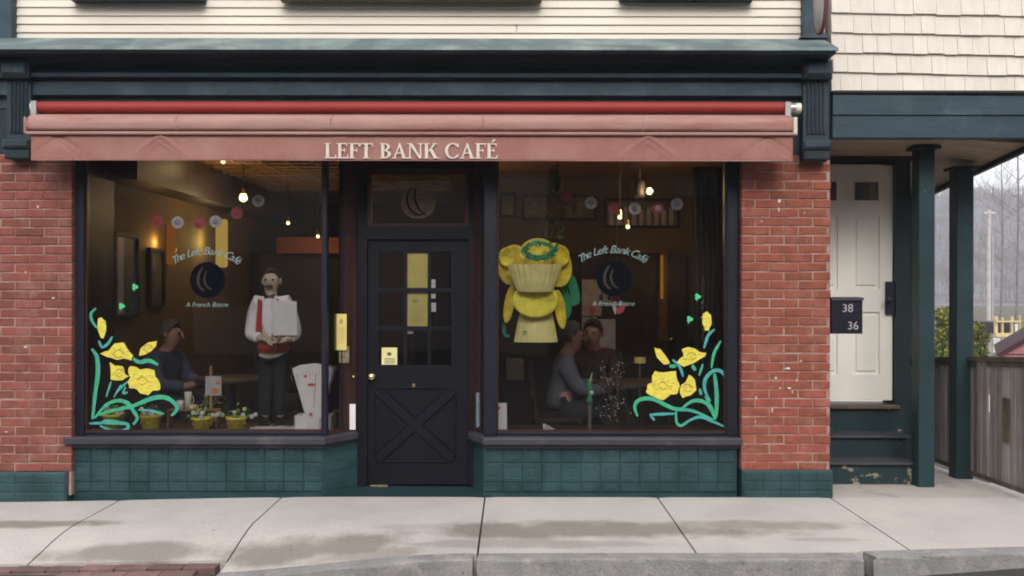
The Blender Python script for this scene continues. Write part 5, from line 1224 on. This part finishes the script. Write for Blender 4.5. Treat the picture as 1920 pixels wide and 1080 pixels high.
# ------------------------------------------------------------------ fence
fe = thing('wooden_fence', (3.80, .8, 0), 'weathered grey brown picket fence running back beside the porch', 'fence')
ftop = lambda y: 1.56 - 128 * (7 + y) / 1750
y = -.25; first = None
while y < 1.95:
    wd = random.uniform(.062, .095)
    MB().prism([(3.80, y, hgt(3.8, y) + .06), (3.80, y + wd, hgt(3.8, y) + .06), (3.80, y + wd, ftop(y) - .03), (3.80, y, ftop(y) - .03)], (.018, 0, 0)).build('picket', 'fence_wood', fe, bevel=.004).location.x += random.uniform(-.014, .004)
    y += wd + random.uniform(.007, .018)
MB().prism([(3.775, -.3, ftop(-.3) - .035), (3.86, -.3, ftop(-.3) - .035), (3.86, -.3, ftop(-.3)), (3.775, -.3, ftop(-.3))], (0, 2.3, ftop(2.0) - ftop(-.3))).build('top_rail', 'rail_wood', fe)
MB().prism([(3.787, -.3, ftop(-.3) - .075), (3.80, -.3, ftop(-.3) - .075), (3.80, -.3, ftop(-.3) - .036), (3.787, -.3, ftop(-.3) - .036)], (0, 2.3, ftop(2.0) - ftop(-.3))).build('upper_rail', 'rail_wood', fe)
MB().prism([(3.77, -.3, .052), (3.786, -.3, .052), (3.786, -.3, .085), (3.77, -.3, .085)], (0, 2.3, -.055)).build('lower_rail', 'rail_wood', fe)
MB().box(3.785, 3.799, .12, .20, .38, .72).build('hinge_strap', 'rail_wood', fe)

# ------------------------------------------------------------------ beyond
def groundfar(y): return -.8
# shrubs made of leaf faces
def shrub(name, x, y, z0, h, r, label, n=6000):
    t = thing(name, (x, y, z0), label, 'shrub'); mb = MB(); st = MB()
    cl = [(random.gauss(0, .45) * r, random.gauss(0, .4) * r, random.uniform(.15, 1.) * h, random.uniform(.25, .5) * r) for _ in range(34)]
    for i in range(n):
        c = random.choice(cl); d = Vector((random.gauss(0, 1), random.gauss(0, 1), random.gauss(0, 1))).normalized() * c[3] * random.uniform(.6, 1.1)
        k = 1 - .55 * c[2] / h; p = Vector((x + c[0] * k + d.x, y + c[1] * k + d.y, max(z0 + .05, z0 + c[2] + d.z)))
        a = Vector((random.gauss(0, 1), random.gauss(0, 1), random.gauss(0, 1))).normalized() * .045; b = a.cross(Vector((random.random(), random.random(), random.random()))).normalized() * .028
        mb.add([p - a, p - b, p + a, p + b], [(0, 1, 2, 3)])
    mb.build('foliage', 'bush', t)
    for i in range(6): st.tube([(x, y, z0), (x + random.gauss(0, .3) * r, y, z0 + h * .7)], [.04, .01], 5)
    st.build('stem', 'trunk_near', t)
Yb_ = 14
shrub('evergreen_shrub', PX(1774, Yb_), Yb_, -.8, 1.9, .42, 'yellow green shrub seen between the two right porch posts')
shrub('evergreen_shrub', PX(1833, 16), 16, -.8, 1.45, .30, 'small yellow green shrub just right of the second porch post', 3500)
# utility pole
Yp = 26; x = PX(1854, Yp); t = thing('utility_pole', (x, Yp, -.8), 'pale utility pole rising in front of the wooded hill', 'pole')
MB().tube([(x, Yp, -.8), (x, Yp, PZ(392, Yp))], [.085, .06], 10).build('shaft', 'pole_wood', t); MB().box(x - .2, x + .2, Yp - .05, Yp + .05, PZ(400, Yp), PZ(396, Yp)).build('crossarm', 'pole_wood', t)
MB().tube([(x + .12, Yp - .05, -.8), (x + .12, Yp - .05, PZ(440, Yp))], .02, 6).build('conduit', 'pole_wood', t)
# maroon roofed shed
Yr = 15; t = thing('maroon_shed', (PX(1925, Yr), Yr, -.8), 'low shed with maroon gable roof behind the fence', 'shed')
rp = [(1872, 664), (1985, 598), (2100, 664)]
MB().prism([P(a, b, Yr) for a, b in [(1868, 664), (1985, 596), (2102, 664), (2096, 668), (1985, 606), (1874, 668)]], (2.0, 4, 0)).build('roof', 'roof_maroon', t)
MB().prism([P(a, b, Yr + .1) for a, b in [(1885, 662), (1985, 607), (2088, 662)]], (1.9, 3.8, 0)).build('gable', 'roof_pink', t)
MB().prism([(PX(1885, Yr), Yr + .15, -.8), (PX(2088, Yr), Yr + .15, -.8), (PX(2088, Yr), Yr + .15, PZ(662, Yr)), (PX(1885, Yr), Yr + .15, PZ(662, Yr))], (1.9, 3.8, 0)).build('wall', 'roof_pink', t)
# timber framed deck with a white house part
Yt = 24; t = thing('timber_deck', (PX(1890, Yt), Yt, -.8), 'raised yellow timber deck frame beyond the maroon shed', 'deck')
for a, b, c, d in ((1866, 1871, 592, 632), (1879, 1882, 594, 660), (1897, 1900, 592, 632), (1912, 1914, 590, 632)): MB().box(PX(a, Yt), PX(b, Yt), Yt, Yt + .1, -.8 if d > 650 else PZ(d, Yt), PZ(c, Yt)).build('deck_post', 'timber_yellow', t)
for c, d in ((600, 603), (623, 630)): MB().box(PX(1866, Yt), PX(1914, Yt), Yt - .05, Yt - .005, PZ(d, Yt), PZ(c, Yt)).build('deck_rail', 'timber_yellow', t)
MB().box(PX(1868, Yt), PX(1912, Yt), Yt + .3, Yt + 3, PZ(625, Yt), PZ(604, Yt)).build('dark_back', 'far_dark', t)
t = thing('white_house', (PX(1905, 27), 27, -.8), 'pale house wall showing behind the yellow timber deck', 'house')
MB().box(PX(1893, 27.3), PX(1913, 27.3), 27.3, 30, -.8, PZ(607, 27.3)).build('wall', 'far_wall', t); MB().box(PX(1866, 28), PX(1892, 28), 27.5, 30, -.8, PZ(632, 28)).build('lower_wall', 'far_dark', t)
MB().box(PX(1849, 28), PX(1865, 28), 27.5, 29, -.8, PZ(632, 28)).build('porch', 'far_wall', t)
# wooded hill
def ridge(x): return 33 + 5 * math.sin(x * .017 + 1.1) + 3 * math.sin(x * .05)
mb = MB(); nx, ny = 120, 24; vs = []
def hillz(x, t_): return -.8 + (ridge(x) + .8) * sm(t_) + 1.2 * math.sin(x * .11 + t_ * 9) * t_
for i in range(nx + 1):
    xx = -260 + 760 * i / nx
    for j in range(ny + 1): tt = j / ny; vs.append((xx, 120 + 200 * tt, hillz(xx, tt)))
mb.add(vs, [(i * (ny + 1) + j, (i + 1) * (ny + 1) + j, (i + 1) * (ny + 1) + j + 1, i * (ny + 1) + j + 1) for i in range(nx) for j in range(ny)], True)
struct(mb.build('hill', 'hill'))
mb = MB(); rnd = random.Random(3)
for i in range(8000):
    tt = rnd.random() ** .8; xx = rnd.uniform(60, 260); yy = 120 + 200 * tt; z0 = hillz(xx, tt); h = rnd.uniform(2.2, 4.8); lean = rnd.gauss(0, .5)
    w_ = rnd.uniform(.05, .13)
    mb.add([(xx - w_, yy, z0 - .3), (xx + w_, yy, z0 - .3), (xx, yy + w_, z0 - .3), (xx + lean, yy, z0 + h)], [(0, 1, 3), (1, 2, 3), (2, 0, 3)])
    for k in range(4):
        a = z0 + h * rnd.uniform(.35, .8); bx = rnd.uniform(-1., 1.); mb.add([(xx + lean * .5, yy, a), (xx + lean * .5 + bx, yy + rnd.uniform(-.6, .6), a + abs(bx) * 1.2), (xx + lean * .5, yy + .05, a + .14)], [(0, 1, 2)])
tag(mb.build('hillside_wood', 'trunk_far'), 'bare grey mauve wood covering the hillside', 'wood', kind='stuff')
# bare trees nearer
def bare(x, y, z0, h, label):
    t = thing('bare_tree', (x, y, z0), label, 'tree', 'bare trees beyond the fence'); rn = random.Random(int(x * 10)); tr = MB(); br = MB()
    tr.tube([(x, y, z0), (x + .1, y, z0 + h * .5), (x + .0, y, z0 + h)], [.055, .035, .008], 6); tr.build('trunk', 'trunk_near', t)
    def grow(p, d, L_, r, lv):
        q = p + d * L_ * .5 + Vector((rn.gauss(0, .05), rn.gauss(0, .05), rn.gauss(0, .05))) * L_; e = p + d * L_; br.tube([p, q, e], [r, r * .7, r * .35], 4, False)
        if lv:
            for _ in range(4): s_ = rn.uniform(.3, 1); dd = (d + Vector((rn.gauss(0, .5), rn.gauss(0, .5), rn.uniform(0, .5)))).normalized(); grow(p + d * L_ * s_, dd, L_ * .55, r * .5, lv - 1)
    for i in range(15):
        f = rn.uniform(.25, .95); a = rn.uniform(0, 6.28); grow(Vector((x + .05, y, z0 + h * f)), Vector((math.cos(a), math.sin(a), rn.uniform(.6, 1.3))).normalized(), h * .24 * (1.15 - f), .012, 2)
    br.build('branches', 'trunk_near', t)
for px, Y, h, lab in ((1905, 30, 11, 'tallest bare tree at the right edge beyond the shed'), (1876, 36, 9.5, 'slender bare tree just right of the utility pole'), (1930, 24, 9, 'bare tree cut by the right edge of the view')):
    bare(PX(px, Y), Y, -.8, h, lab)

# the air between here and the hill
hm = bpy.data.materials.new('haze'); hm.use_nodes = True; n = hm.node_tree; n.nodes.clear()
o_ = n.nodes.new('ShaderNodeOutputMaterial'); v_ = n.nodes.new('ShaderNodeVolumePrincipled'); v_.inputs['Color'].default_value = (.86, .9, .98, 1); v_.inputs['Density'].default_value = .0012; n.links.new(v_.outputs[0], o_.inputs['Volume']); MATS['haze'] = hm
tag(MB().box(-700, 1000, -700, 800, -2, 50).build('haze', 'haze'), kind='stuff')
